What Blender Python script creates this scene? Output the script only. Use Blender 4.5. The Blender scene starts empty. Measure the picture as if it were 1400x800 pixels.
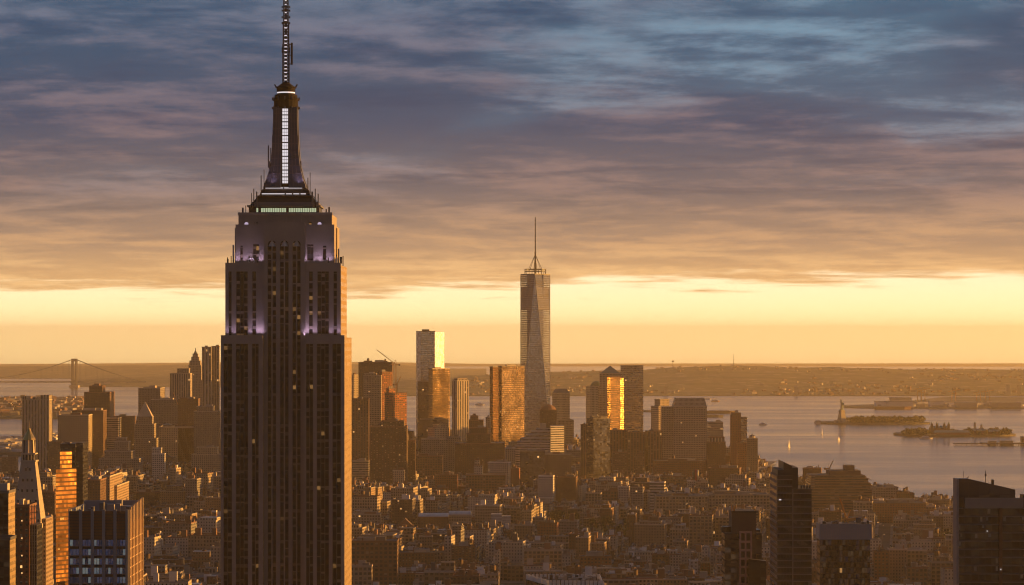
import bpy, bmesh, math, random
import numpy as np
from mathutils import Vector, Matrix
random.seed(11)
sc = bpy.context.scene
C = sc.collection
R_ = math.radians
# ------------------------------------------------------------------ scale of the place
FPX = 3750.0      # focal length in photo pixels (photo 1400 wide)
HOR = 464.0       # eye level in the photo
EYE = 260.0       # observation deck height
RE = 6.6e6        # effective earth radius
def PX(px, d): return (px - 700.0) * d / FPX
def PZ(py, d): return EYE - (py - HOR) * d / FPX
def gz(x, y): return -(x * x + y * y) / (2 * RE)
def DG(py, h=0.0):
    """distance at which ground of height h shows at photo row py"""
    t = (py - HOR) / FPX; H = EYE - h
    return RE * (t - math.sqrt(max(t * t - 2 * H / RE, 0)))
# ------------------------------------------------------------------ camera
cd = bpy.data.cameras.new('camera'); cam = bpy.data.objects.new('camera', cd); C.objects.link(cam)
cam.location = (0, 0, EYE); cam.rotation_euler = (R_(90), 0, 0)
cd.sensor_width = 36; cd.lens = 36 * FPX / 1400; cd.shift_y = 64 / 1400
cd.clip_start = 1; cd.clip_end = 200000
sc.camera = cam
# ------------------------------------------------------------------ render / view
sc.view_settings.view_transform = 'Standard'; sc.view_settings.look = 'None'
sc.view_settings.exposure = 1.0; sc.view_settings.gamma = 1
sc.cycles.use_denoising = True
sc.cycles.max_bounces = 5; sc.cycles.diffuse_bounces = 2; sc.cycles.glossy_bounces = 3
sc.cycles.volume_bounces = 2; sc.cycles.transmission_bounces = 2
sc.cycles.sample_clamp_indirect = 4
sc.cycles.filter_width = 1.15
# ------------------------------------------------------------------ sun
SUN_EL, SUN_AZ = R_(3.2), R_(79)     # azimuth measured from +Y (view) towards +X
sd = Vector((math.sin(SUN_AZ) * math.cos(SUN_EL), math.cos(SUN_AZ) * math.cos(SUN_EL), math.sin(SUN_EL)))
sl = bpy.data.lights.new('sun', 'SUN'); sl.energy = 5.0; sl.angle = R_(0.5); sl.color = (1.0, 0.45, 0.08)
so = bpy.data.objects.new('sun', sl); C.objects.link(so); so.rotation_euler = sd.to_track_quat('Z', 'Y').to_euler()
so.location = (3000, 500, 900)
# ------------------------------------------------------------------ node helper
class NT:
    def __init__(s, tree): s.t = tree; s.n = tree.nodes; s.n.clear()
    def new(s, t, **kw):
        n = s.n.new(t)
        for k, v in kw.items(): setattr(n, k, v)
        return n
    def put(s, sock, v):
        if v is None: return
        if isinstance(v, bpy.types.NodeSocket): s.t.links.new(v, sock)
        elif isinstance(v, (tuple, list)):
            if sock.type == 'RGBA' and len(v) == 3: v = (*v, 1)
            sock.default_value = v
        else: sock.default_value = v
    def m(s, op, a, b=None, c=None, clamp=False):
        n = s.new('ShaderNodeMath', operation=op); n.use_clamp = clamp
        for i, v in enumerate((a, b, c)): s.put(n.inputs[i], v)
        return n.outputs[0]
    def vm(s, op, a, b=None, sc_=None):
        n = s.new('ShaderNodeVectorMath', operation=op)
        s.put(n.inputs[0], a); s.put(n.inputs[1], b)
        if sc_ is not None: s.put(n.inputs['Scale'], sc_)
        return n.outputs['Value'] if op in ('DOT_PRODUCT', 'LENGTH') else n.outputs[0]
    def mix(s, f, a, b, mode='MIX', clamp=True):
        n = s.new('ShaderNodeMix', data_type='RGBA', blend_type=mode); n.clamp_factor = clamp
        s.put(n.inputs[0], f); s.put(n.inputs[6], a); s.put(n.inputs[7], b)
        return n.outputs[2]
    def fmix(s, f, a, b):
        n = s.new('ShaderNodeMix', data_type='FLOAT'); s.put(n.inputs[0], f); s.put(n.inputs[2], a); s.put(n.inputs[3], b)
        return n.outputs[0]
    def sep(s, v):
        n = s.new('ShaderNodeSeparateXYZ'); s.put(n.inputs[0], v); return n.outputs
    def comb(s, x=0., y=0., z=0.):
        n = s.new('ShaderNodeCombineXYZ')
        for i, v in enumerate((x, y, z)): s.put(n.inputs[i], v)
        return n.outputs[0]
    def noise(s, vec, scale=1., detail=4., rough=.5, dist=0., dim='3D'):
        n = s.new('ShaderNodeTexNoise', noise_dimensions=dim)
        s.put(n.inputs['Vector'], vec); n.inputs['Scale'].default_value = scale; n.inputs['Detail'].default_value = detail
        n.inputs['Roughness'].default_value = rough; n.inputs['Distortion'].default_value = dist
        return n.outputs['Fac']
    def white(s, vec):
        n = s.new('ShaderNodeTexWhiteNoise', noise_dimensions='3D'); s.put(n.inputs['Vector'], vec); return n.outputs
    def ramp(s, f, stops, interp='LINEAR'):
        n = s.new('ShaderNodeValToRGB'); n.color_ramp.interpolation = interp
        el = n.color_ramp.elements
        while len(el) < len(stops): el.new(0.5)
        for e, (p, c) in zip(el, stops): e.position = p; e.color = (*c, 1) if len(c) == 3 else c
        s.put(n.inputs[0], f); return n.outputs[0]
    def sstep(s, x, a, b):
        n = s.new('ShaderNodeMapRange', interpolation_type='SMOOTHSTEP')
        s.put(n.inputs[0], x); n.inputs[1].default_value = a; n.inputs[2].default_value = b
        return n.outputs[0]
# ------------------------------------------------------------------ sky: clear sunset air under a broken deck of cloud
w = bpy.data.worlds.new('World'); sc.world = w; w.use_nodes = True
N = NT(w.node_tree)
tc = N.new('ShaderNodeTexCoord').outputs['Generated']
dirv = N.vm('NORMALIZE', tc)
dx, dy, dz = N.sep(dirv)
sky = N.new('ShaderNodeTexSky', sky_type='NISHITA'); sky.sun_disc = False
sky.sun_elevation = SUN_EL; sky.sun_rotation = SUN_AZ; sky.altitude = 260; sky.air_density = 1.5; sky.dust_density = 3
toward = N.vm('DOT_PRODUCT', dirv, tuple(sd))                    # 1 at the sun
el = N.m('MULTIPLY', N.m('ARCSINE', dz), 57.2958)               # elevation in degrees
az = N.m('ARCTAN2', dx, dy)
# colour of the clear air, by elevation, warmer and brighter towards the sun
clear = N.ramp(N.m('DIVIDE', N.m('MAXIMUM', el, 0.), 12.), [(0., (1.4, 1.16, .60)), (.05, (1.34, 1.10, .62)), (.12, (1.15, .95, .64)), (.3, (.75, .62, .42)), (.6, (.25, .32, .42)), (1., (.12, .17, .28))])
west = N.vm('DOT_PRODUCT', dirv, (.5, .866, 0.))
warm = N.sstep(west, -.3, .6)
glow = N.m('POWER', N.m('MAXIMUM', toward, 0.), 9.)
glowel = N.m('SUBTRACT', 1., N.sstep(el, 2., 26.))
clear = N.mix(1., clear, N.mix(warm, (.08, .10, .16), (1.12, 1.1, 1.05)), 'MULTIPLY')
clear = N.mix(N.m('MULTIPLY', glow, glowel), clear, (3.4, 1.6, .4), 'ADD')
clear = N.mix(1., clear, N.vm('SCALE', sky.outputs[0], None, 0.012), 'ADD', False)
HOLE = (31., 7., 3.)
# cloud deck: a flat layer seen in perspective
inv = N.m('DIVIDE', 1., N.m('ADD', N.m('MAXIMUM', dz, 0.), .075))
cu = N.m('MULTIPLY', dx, inv); cv = N.m('MULTIPLY', dy, inv)
P = N.comb(N.m('MULTIPLY', cu, 1.), N.m('MULTIPLY', cv, .72), 0.)
n1 = N.noise(P, 1.75, 10., .63, .2)
n2 = N.noise(N.vm('ADD', P, (31., 7., 3.)), .8, 5., .5, .3)
n3 = N.noise(N.vm('MULTIPLY', P, (1.3, 2.6, 1.)), 1.7, 10., .66, .25)
n1b = N.noise(N.vm('ADD', P, (.03, -.09, 0.)), 1.75, 10., .63, .2)
shape = N.m('ADD', N.m('ADD', N.m('MULTIPLY', n1, .55), N.m('MULTIPLY', n2, .45)), N.m('MULTIPLY', N.m('SUBTRACT', n3, .5), .5))
# colour of cloud bodies / their lit undersides, by elevation
ce = N.m('DIVIDE', N.m('MAXIMUM', el, 0.), 10.)
body = N.ramp(ce, [(.0, (.88, .56, .24)), (.13, (.70, .43, .20)), (.2, (.42, .28, .18)), (.31, (.17, .145, .15)), (.45, (.062, .088, .145)), (.62, (.036, .088, .16)), (.8, (.032, .096, .18)), (1., (.035, .08, .15))])
lit = N.ramp(ce, [(.0, (1., .68, .30)), (.13, (.95, .60, .27)), (.2, (.62, .38, .20)), (.31, (.30, .21, .185)), (.45, (.19, .155, .185)), (.62, (.16, .175, .24)), (.8, (.11, .20, .30)), (1., (.12, .24, .36))])
rim = N.m('MULTIPLY', N.m('SUBTRACT', n1, n1b), .5)
f = N.sstep(N.m('ADD', shape, rim), .40, .65)
cl = N.mix(f, body, lit)
hole = N.sstep(N.noise(N.vm('ADD', P, HOLE), .9, 5., .55, .4), .50, .66)
blue = N.m('MULTIPLY', hole, N.sstep(el, 2.2, 6.))
cl = N.mix(N.m('MULTIPLY', blue, N.m('ADD', .15, N.m('MULTIPLY', f, .5))), cl, (.19, .40, .54))
dark = N.m('SUBTRACT', 1., N.sstep(n3, .30, .52))
cl = N.mix(N.m('MULTIPLY', dark, N.m('MULTIPLY', .5, N.sstep(el, 1., 3.))), cl, N.mix(1., cl, (.55, .62, .75), 'MULTIPLY'))
side = N.mix(N.sstep(west, -.45, .55), (.28, .33, .44), (1.03, 1., 1.))
cl = N.mix(1., cl, side, 'MULTIPLY')
cl = N.mix(N.m('MULTIPLY', glow, glowel), cl, (2.2, 1.1, .35), 'ADD')
edge = N.m('ADD', 1.02, N.m('ADD', N.m('MULTIPLY', N.m('SUBTRACT', n2, .5), 1.1), N.m('MULTIPLY', N.m('SUBTRACT', n3, .5), 1.3)))
edge = N.m('ADD', edge, N.m('MULTIPLY', az, .75))
mask = N.sstep(N.m('SUBTRACT', el, edge), -.10, .26)
final = N.mix(mask, clear, cl)
below = N.sstep(el, -1.2, -.2)
final = N.mix(below, (.55, .36, .16), final)
bg = N.new('ShaderNodeBackground'); N.put(bg.inputs[0], final); bg.inputs[1].default_value = 0.5
wo = N.new('ShaderNodeOutputWorld'); N.t.links.new(bg.outputs[0], wo.inputs[0])
# ------------------------------------------------------------------ haze
def make_haze():
    bm = bmesh.new(); bmesh.ops.create_cube(bm, size=1)
    x0, x1, y0, y1, z0, z1 = -14000, 16000, -3000, 46000, -245, 470
    for v in bm.verts: v.co = ((x0 + x1) / 2 + v.co.x * (x1 - x0), (y0 + y1) / 2 + v.co.y * (y1 - y0), (z0 + z1) / 2 + v.co.z * (z1 - z0))
    me = bpy.data.meshes.new('haze'); bm.to_mesh(me); bm.free()
    o = bpy.data.objects.new('haze', me); C.objects.link(o); o['kind'] = 'stuff'; o['label'] = 'golden evening haze over the city and the bay'
    mt = bpy.data.materials.new('haze'); mt.use_nodes = True; n = NT(mt.node_tree)
    v = n.new('ShaderNodeVolumePrincipled'); v.inputs['Color'].default_value = (1.0, .88, .62, 1); v.inputs['Density'].default_value = HAZE
    v.inputs['Anisotropy'].default_value = .3
    out = n.new('ShaderNodeOutputMaterial'); mt.node_tree.links.new(v.outputs[0], out.inputs['Volume']); me.materials.append(mt)
HAZE = 2.65e-5
make_haze()
# ------------------------------------------------------------------ materials
MI = {}      # name -> (material, bay width, floor height)
def plain(name, col, rough=.85, metal=0., var=.2, scale=.12, spec=.5, emit=None, es=0., bump=0.):
    m = bpy.data.materials.new(name); m.use_nodes = True; n = NT(m.node_tree)
    b = n.new('ShaderNodeBsdfPrincipled')
    geo = n.new('ShaderNodeTexCoord').outputs['Object']
    nz = n.noise(geo, scale, 5., .6)
    at = n.new('ShaderNodeAttribute'); at.attribute_name = 'tint'
    k = n.m('ADD', n.m('MULTIPLY', n.m('SUBTRACT', nz, .5), 2.4 * var), n.m('ADD', .8, n.m('MULTIPLY', at.outputs['Fac'], .4)))
    c = n.vm('SCALE', tuple(col), None, k)
    n.put(b.inputs['Base Color'], c)
    b.inputs['Roughness'].default_value = rough; b.inputs['Metallic'].default_value = metal; b.inputs['Specular IOR Level'].default_value = spec
    if emit: b.inputs['Emission Color'].default_value = (*emit, 1); b.inputs['Emission Strength'].default_value = es
    if bump:
        bp = n.new('ShaderNodeBump'); bp.inputs['Distance'].default_value = bump; n.put(bp.inputs['Height'], nz); n.put(b.inputs['Normal'], bp.outputs[0])
    o = n.new('ShaderNodeOutputMaterial'); n.t.links.new(b.outputs[0], o.inputs[0])
    MI[name] = (m, 3., 3.); return name
def facade(name, wall, glass=(.035, .04, .05), fh=3.5, bw=3.2, ww=.5, wh=.55, lit=.006, litcol=(1., .50, .16), es=.45, metal=0., rough=.12,
           tilt=.035, var=.18, spandrel=None, wallrough=.85, wallmetal=0., blinds=.25, blindcol=(.20, .17, .13), ior=1.55, bump=.25, clear=0., warp=0.):
    """masonry or metal wall with a grid of real-size windows; UV is in metres along the wall and up it"""
    m = bpy.data.materials.new(name); m.use_nodes = True; n = NT(m.node_tree)
    b = n.new('ShaderNodeBsdfPrincipled')
    uv = n.new('ShaderNodeUVMap').outputs[0]
    u, v, _ = n.sep(uv)
    us, vs = n.m('DIVIDE', u, bw), n.m('DIVIDE', v, fh)
    fu, fv = n.m('FRACT', us), n.m('FRACT', vs)
    cell = n.comb(n.m('FLOOR', us), n.m('FLOOR', vs), 0.)
    at = n.new('ShaderNodeAttribute'); at.attribute_name = 'tint'
    tint = at.outputs['Fac']
    mu = n.m('LESS_THAN', n.m('ABSOLUTE', n.m('SUBTRACT', fu, .5)), ww / 2)
    mv = n.m('LESS_THAN', n.m('ABSOLUTE', n.m('SUBTRACT', fv, .5)), wh / 2)
    mask = n.m('MULTIPLY', mu, mv)
    rnd = n.white(n.vm('ADD', cell, n.comb(n.m('MULTIPLY', tint, 97.), 0., 0.)))
    rc = n.sep(rnd[1])
    obj = n.new('ShaderNodeTexCoord').outputs['Object']
    nz = n.noise(obj, .05, 5., .6)
    nz2 = n.noise(n.vm('MULTIPLY', obj, (1., 1., .12)), .5, 4., .6)
    k = n.m('ADD', n.m('ADD', .72, n.m('MULTIPLY', tint, .4)), n.m('ADD', n.m('MULTIPLY', n.m('SUBTRACT', nz, .5), 2 * var), n.m('MULTIPLY', n.m('SUBTRACT', nz2, .5), 2 * var)))
    wc = n.vm('SCALE', tuple(wall), None, k)
    if spandrel is not None: wc = n.mix(mu, wc, tuple(spandrel))
    isb = n.m('LESS_THAN', rc[0], blinds)
    # blinds hang part way down
    drop = n.m('GREATER_THAN', n.m('DIVIDE', n.m('SUBTRACT', fv, .5 - wh / 2), wh), rc[1])
    gc = n.mix(n.m('MULTIPLY', isb, drop), tuple(glass), tuple(blindcol))
    gc = n.mix(1., gc, n.comb(*(n.m('ADD', .6, n.m('MULTIPLY', rc[2], .8)),) * 3), 'MULTIPLY', False)
    n.put(b.inputs['Base Color'], n.mix(mask, wc, gc))
    n.put(b.inputs['Roughness'], n.fmix(mask, wallrough, n.m('ADD', rough, n.m('MULTIPLY', n.m('MULTIPLY', isb, drop), .3))))
    n.put(b.inputs['Metallic'], n.fmix(mask, wallmetal, metal))
    b.inputs['IOR'].default_value = ior
    n.put(b.inputs['Specular IOR Level'], n.fmix(mask, .25, .5))
    on = n.m('MULTIPLY', n.m('GREATER_THAN', n.white(n.vm('ADD', cell, n.comb(n.m('MULTIPLY', tint, 57.), 3., 9.)))[0], 1 - lit), mask)
    n.put(b.inputs['Emission Color'], tuple(litcol)); n.put(b.inputs['Emission Strength'], n.m('MULTIPLY', on, n.m('MULTIPLY', rc[1], es * 1.6)))
    geo = n.new('ShaderNodeNewGeometry').outputs['Normal']
    off = n.vm('SCALE', n.vm('SUBTRACT', rnd[1], (.5, .5, .5)), None, n.m('MULTIPLY', mask, tilt * 2))
    if warp:
        wn = n.new('ShaderNodeTexNoise'); n.put(wn.inputs['Vector'], n.vm('MULTIPLY', obj, (1., 1., .8))); wn.inputs['Scale'].default_value = .045; wn.inputs['Detail'].default_value = 3.
        off = n.vm('ADD', off, n.vm('SCALE', n.vm('SUBTRACT', wn.outputs['Color'], (.5, .5, .5)), None, n.m('MULTIPLY', mask, warp * 2)))
    nn = n.vm('NORMALIZE', n.vm('ADD', geo, off))
    if bump:
        bp = n.new('ShaderNodeBump'); bp.inputs['Distance'].default_value = bump; bp.inputs['Strength'].default_value = .6
        n.put(bp.inputs['Height'], n.m('SUBTRACT', n.m('MULTIPLY', nz2, .3), mask)); n.put(bp.inputs['Normal'], nn)
        nn = n.mix(mask, bp.outputs[0], nn)
    n.put(b.inputs['Normal'], nn)
    o = n.new('ShaderNodeOutputMaterial')
    if clear:
        tr = n.new('ShaderNodeBsdfTransparent'); tr.inputs[0].default_value = (.95, .9, .8, 1); mx = n.new('ShaderNodeMixShader')
        n.put(mx.inputs[0], n.m('MULTIPLY', mask, clear)); n.t.links.new(b.outputs[0], mx.inputs[1]); n.t.links.new(tr.outputs[0], mx.inputs[2]); n.t.links.new(mx.outputs[0], o.inputs[0])
    else: n.t.links.new(b.outputs[0], o.inputs[0])
    MI[name] = (m, bw, fh); return name
# masonry
facade('tan_brick', (.30, .22, .15), bw=3.2, fh=3.4, ww=.42, wh=.5)
facade('red_brick', (.24, .095, .06), bw=3.0, fh=3.2, ww=.4, wh=.5)
facade('brown_brick', (.16, .095, .06), bw=3.3, fh=3.3, ww=.42, wh=.48, lit=.005)
facade('grey_concrete', (.30, .28, .26), bw=3.8, fh=3.6, ww=.6, wh=.5)
facade('white_brick', (.58, .54, .48), bw=3.6, fh=3.5, ww=.55, wh=.48)
facade('loft_stone', (.36, .30, .22), bw=4.6, fh=4.2, ww=.66, wh=.62)
facade('loft_brown', (.22, .14, .09), bw=4.4, fh=4.2, ww=.62, wh=.6)
facade('rust_brick', (.30, .13, .07), bw=3.6, fh=3.5, ww=.5, wh=.5)
facade('pale_stone', (.45, .38, .29), bw=3.4, fh=3.7, ww=.44, wh=.56)
facade('grey_stone', (.30, .26, .22), bw=3.2, fh=3.7, ww=.42, wh=.56)
# slabs with long windows
facade('ribbon_pale', (.50, .45, .38), bw=6., fh=3.9, ww=.96, wh=.45, blinds=.4)
facade('ribbon_white', (.66, .62, .55), bw=5., fh=4.2, ww=.97, wh=.5, metal=.3, blinds=.35)
facade('ribbon_brown', (.24, .16, .10), bw=6., fh=3.8, ww=.97, wh=.5, blinds=.3)
facade('pier_pale', (.50, .42, .33), bw=5.2, fh=3.8, ww=.5, wh=.94, spandrel=(.07, .06, .05), blinds=.1)
facade('pier_grey', (.36, .30, .25), bw=4.0, fh=3.8, ww=.5, wh=.9, spandrel=(.10, .08, .06), blinds=.15)
facade('pier_brown', (.22, .13, .08), bw=5.0, fh=3.2, ww=.5, wh=.6, spandrel=(.12, .07, .045), blinds=.3)
facade('granite_grid', (.46, .37, .28), bw=3.1, fh=3.9, ww=.56, wh=.52, glass=(.05, .05, .05))
facade('slab_red', (.20, .12, .08), bw=3.6, fh=3.0, ww=.5, wh=.5, blinds=.5, blindcol=(.35, .28, .18))
facade('dot_brown', (.13, .085, .055), bw=4.8, fh=3.7, ww=.42, wh=.42, blinds=.55, blindcol=(.45, .36, .22), lit=.005)
# curtain walls
facade('mirror_glass', (.10, .10, .10), glass=(.72, .72, .72), bw=3.0, fh=4.0, ww=.98, wh=.97, metal=.95, rough=.28, tilt=0., blinds=.0, lit=0, var=.05, bump=0)
facade('sunset_amber_glass', (.12, .08, .05), glass=(.50, .32, .15), bw=1.8, fh=4.0, ww=.9, wh=.72, metal=.85, rough=.16, tilt=.012, warp=.16, blinds=.04, lit=.003, var=.1, bump=0)  # amber of the reflected sunset put into the glass colour
facade('tower_glass', (.16, .16, .17), glass=(.46, .54, .68), bw=3.0, fh=4.0, ww=.9, wh=.80, metal=.85, rough=.14, tilt=.008, blinds=.02, lit=0, es=.4, var=.05, bump=0)
facade('dark_glass', (.05, .05, .055), glass=(.13, .13, .15), bw=3.2, fh=3.7, ww=.9, wh=.72, metal=.7, rough=.08, tilt=.05, blinds=.05, lit=.004, var=.05, bump=0)
facade('black_glass', (.030, .030, .034), glass=(.05, .05, .06), bw=3.0, fh=3.6, ww=.88, wh=.66, metal=.5, rough=.08, tilt=.04, blinds=.10, blindcol=(.08, .08, .07), lit=0, var=.05, bump=0)
facade('band_glass', (.42, .36, .29), glass=(.36, .32, .27), bw=3.0, fh=4.1, ww=.96, wh=.58, metal=.85, rough=.07, tilt=.05, blinds=.03, lit=.003, var=.08, bump=0)
facade('scaffold', (.40, .14, .06), glass=(.05, .03, .02), bw=4.0, fh=3.8, ww=.8, wh=.66, metal=0, rough=.7, tilt=.0, blinds=.4, blindcol=(.5, .2, .08), lit=.0)
facade('city_wall', (.27, .20, .145), bw=3.1, fh=3.4, ww=.42, wh=.5)
# plain surfaces
plain('tar_roof', (.10, .09, .085), .9, var=.5, scale=.08)
plain('pale_roof', (.34, .31, .28), .8, var=.45, scale=.07)
plain('silver_roof', (.42, .41, .40), .5, var=.3, scale=.1)
plain('roof_brown', (.15, .11, .085), .9, var=.5, scale=.08)
plain('copper_roof', (.16, .22, .18), .6, var=.2)
plain('slate', (.12, .12, .13), .6, var=.2)
plain('wood_tank', (.14, .09, .06), .85, var=.3, scale=.6)
plain('steel', (.16, .15, .15), .5, .5, var=.15)
plain('dark_metal', (.05, .05, .055), .4, .6, var=.15)
plain('crane_paint', (.62, .33, .09), .5, .1, var=.1)
plain('limestone', (.36, .30, .255), .85, var=.16, scale=.12)
plain('stone_pale', (.45, .39, .31), .85, var=.15)
plain('brick_plain', (.20, .11, .075), .9, var=.25)
plain('white_paint', (.75, .72, .68), .6, var=.1)
plain('verdigris', (.20, .33, .27), .7, var=.2, scale=.05)
plain('leaf_green', (.075, .085, .030), .8, var=.5, scale=.08, spec=.2)
plain('leaf_dark', (.045, .055, .022), .8, var=.5, scale=.08, spec=.2)
plain('bark', (.08, .06, .045), .9)
plain('asphalt', (.055, .053, .05), .9, var=.4, scale=.02)
plain('pavement', (.20, .19, .18), .85, var=.3, scale=.05)
plain('line_paint', (.7, .7, .66), .7)
plain('gold_leaf', (.75, .5, .16), .3, .9, var=.05)
plain('blue_panel', (.20, .25, .33), .5, .1, var=.06, scale=.3)
plain('grey_panel', (.24, .25, .28), .6, .05, var=.08, scale=.3)
plain('black_panel', (.035, .033, .036), .5, .2, var=.15)
plain('billboard_red', (.4, .03, .03), .6)
def lamp_mat(name, col, s):
    plain(name, (.4, .4, .4), .5, emit=col, es=s)
lamp_mat('lamp_white', (1., .92, .97), .36)
lamp_mat('lamp_soft', (.85, 1., .62), .22)
lamp_mat('lamp_warm', (1., .55, .18), .6)
lamp_mat('lamp_violet', (.75, .6, .85), .3)
lamp_mat('lamp_red', (1., .06, .03), 1.5)

# ------------------------------------------------------------------ mesh builder
ORG = {}
class MB:
    def __init__(s, tint=None):
        s.v = []; s.f = []; s.uv = []; s.m = []; s.t = []; s.mats = []
        s.tint = random.random() if tint is None else tint
    def mi(s, mat):
        if mat not in s.mats: s.mats.append(mat)
        return s.mats.index(mat)
    def face(s, pts, mat, uvs=None):
        i = len(s.v); s.v.extend(tuple(p) for p in pts); s.f.append(tuple(range(i, i + len(pts))))
        if uvs is None: uvs = [(p[0] * .7 + p[2], p[1]) for p in pts]
        s.uv.append(uvs); s.m.append(s.mi(mat)); s.t.append(s.tint)
    def wall(s, a, b, z0, z1, mat, a2=None, b2=None):
        """vertical (or battered) quad; a->b with outside on the right hand side when walking"""
        a2 = a2 or a; b2 = b2 or b
        _, bw, fh = MI[mat]
        L = math.hypot(b[0] - a[0], b[1] - a[1]); n = max(1, round(L / bw)); U = n * bw
        nh = max(1, round((z1 - z0) / fh)); V = nh * fh
        o = int(s.tint * 40) * bw
        L2 = math.hypot(b2[0] - a2[0], b2[1] - a2[1]); e = (1 - L2 / max(L, 1e-6)) / 2 * U if L > 0 else 0
        s.face([(a[0], a[1], z0), (b[0], b[1], z0), (b2[0], b2[1], z1), (a2[0], a2[1], z1)], mat, [(o, 0), (o + U, 0), (o + U - e, V), (o + e, V)])
    def prism(s, pl, z0, z1, mat, roof=None, top=None, bottom=False):
        """pl: counter-clockwise plan; top: another plan of the same length at z1"""
        top = top or pl; k = len(pl)
        for i in range(k):
            s.wall(pl[i], pl[(i + 1) % k], z0, z1, mat if isinstance(mat, str) else mat[i % len(mat)], top[i], top[(i + 1) % k])
        if roof: s.face([(p[0], p[1], z1) for p in top], roof)
        if bottom: s.face([(p[0], p[1], z0) for p in reversed(pl)], roof or (mat if isinstance(mat, str) else mat[0]))
    def box(s, x0, x1, y0, y1, z0, z1, mat, roof=None, bottom=False):
        s.prism([(x0, y0), (x1, y0), (x1, y1), (x0, y1)], z0, z1, mat, roof or (mat if isinstance(mat, str) else mat[0]), bottom=bottom)
    def rbox(s, cx, cy, w, d, z0, z1, rot, mat, roof=None, bottom=False):
        s.prism(rect(cx, cy, w, d, rot), z0, z1, mat, roof or (mat if isinstance(mat, str) else mat[0]), bottom=bottom)
    def cyl(s, cx, cy, r, z0, z1, mat, n=10, r1=None, cap=None):
        r1 = r if r1 is None else r1
        a = [(cx + r * math.cos(t), cy + r * math.sin(t)) for t in (2 * math.pi * i / n for i in range(n))]
        b = [(cx + r1 * math.cos(t), cy + r1 * math.sin(t)) for t in (2 * math.pi * i / n for i in range(n))]
        s.prism(a, z0, z1, mat, cap or mat, top=b)
    def bar(s, p, q, r, mat, r1=None):
        p = Vector(p); q = Vector(q); r1 = r if r1 is None else r1
        dv = (q - p).normalized(); up = Vector((0, 0, 1)) if abs(dv.z) < .9 else Vector((1, 0, 0))
        a = dv.cross(up).normalized(); b = dv.cross(a).normalized()
        P0 = [p + (a * sx + b * sy) * r for sx, sy in ((-1, -1), (1, -1), (1, 1), (-1, 1))]
        P1 = [q + (a * sx + b * sy) * r1 for sx, sy in ((-1, -1), (1, -1), (1, 1), (-1, 1))]
        for i in range(4): s.face([P0[i], P0[(i + 1) % 4], P1[(i + 1) % 4], P1[i]], mat)
        s.face(P1, mat); s.face(P0[::-1], mat)
    def build(s, name, parent=None, smooth=False, kind=None, label=None):
        me = bpy.data.meshes.new(name)
        org = ORG.get(parent.name, (0, 0, 0)) if parent else (0, 0, 0)
        if not s.f: return None
        vs = np.array(s.v, dtype=np.float64) - np.array(org)
        me.from_pydata(vs.tolist(), [], s.f)
        uvl = me.uv_layers.new(name='UVMap')
        uvl.data.foreach_set('uv', np.array([c for q in s.uv for c in q], dtype=np.float32).ravel())
        at = me.attributes.new('tint', 'FLOAT', 'FACE'); at.data.foreach_set('value', np.array(s.t, dtype=np.float32))
        me.polygons.foreach_set('material_index', s.m)
        for m in s.mats: me.materials.append(MI[m][0])
        bm = bmesh.new(); bm.from_mesh(me); bmesh.ops.remove_doubles(bm, verts=bm.verts, dist=.001); bmesh.ops.recalc_face_normals(bm, faces=bm.faces); bm.to_mesh(me); bm.free()
        if smooth: me.polygons.foreach_set('use_smooth', [True] * len(me.polygons))
        o = bpy.data.objects.new(name, me); C.objects.link(o)
        if parent: o.parent = parent
        ORG[o.name] = tuple(org)
        if kind: o['kind'] = kind
        if label: o['label'] = label
        return o
def rect(cx, cy, w, d, rot=0.):
    c, s_ = math.cos(rot), math.sin(rot)
    return [(cx + x * c - y * s_, cy + x * s_ + y * c) for x, y in ((-w / 2, -d / 2), (w / 2, -d / 2), (w / 2, d / 2), (-w / 2, d / 2))]
def thing(name, label, cat, x, y, z, group=None):
    o = bpy.data.objects.new(name, None); C.objects.link(o); o.location = (x, y, z); o.empty_display_size = 5
    o['label'] = label; o['category'] = cat
    if group: o['group'] = group
    ORG[o.name] = (x, y, z); return o
def tag(o, label, cat, group=None):
    o['label'] = label; o['category'] = cat
    if group: o['group'] = group
    return o
def lerp(tab, x):
    if x <= tab[0][0]: return tab[0][1]
    for (a, va), (b, vb) in zip(tab, tab[1:]):
        if x <= b: return va + (vb - va) * (x - a) / (b - a)
    return tab[-1][1]
def vnoise(x, y, seed=0):
    def h(i, j):
        n = (i * 374761393 + j * 668265263 + seed * 974634777) & 0xffffffff
        n = ((n ^ (n >> 13)) * 1274126177) & 0xffffffff
        return ((n ^ (n >> 16)) & 0xffff) / 65535.
    i, j = math.floor(x), math.floor(y); fx, fy = x - i, y - j
    fx = fx * fx * (3 - 2 * fx); fy = fy * fy * (3 - 2 * fy)
    return (h(i, j) * (1 - fx) + h(i + 1, j) * fx) * (1 - fy) + (h(i, j + 1) * (1 - fx) + h(i + 1, j + 1) * fx) * fy
def fbm(x, y, seed=0, o=4):
    s = 0; a = .5
    for k in range(o): s += a * vnoise(x, y, seed + k); x *= 2; y *= 2; a *= .5
    return s

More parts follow.
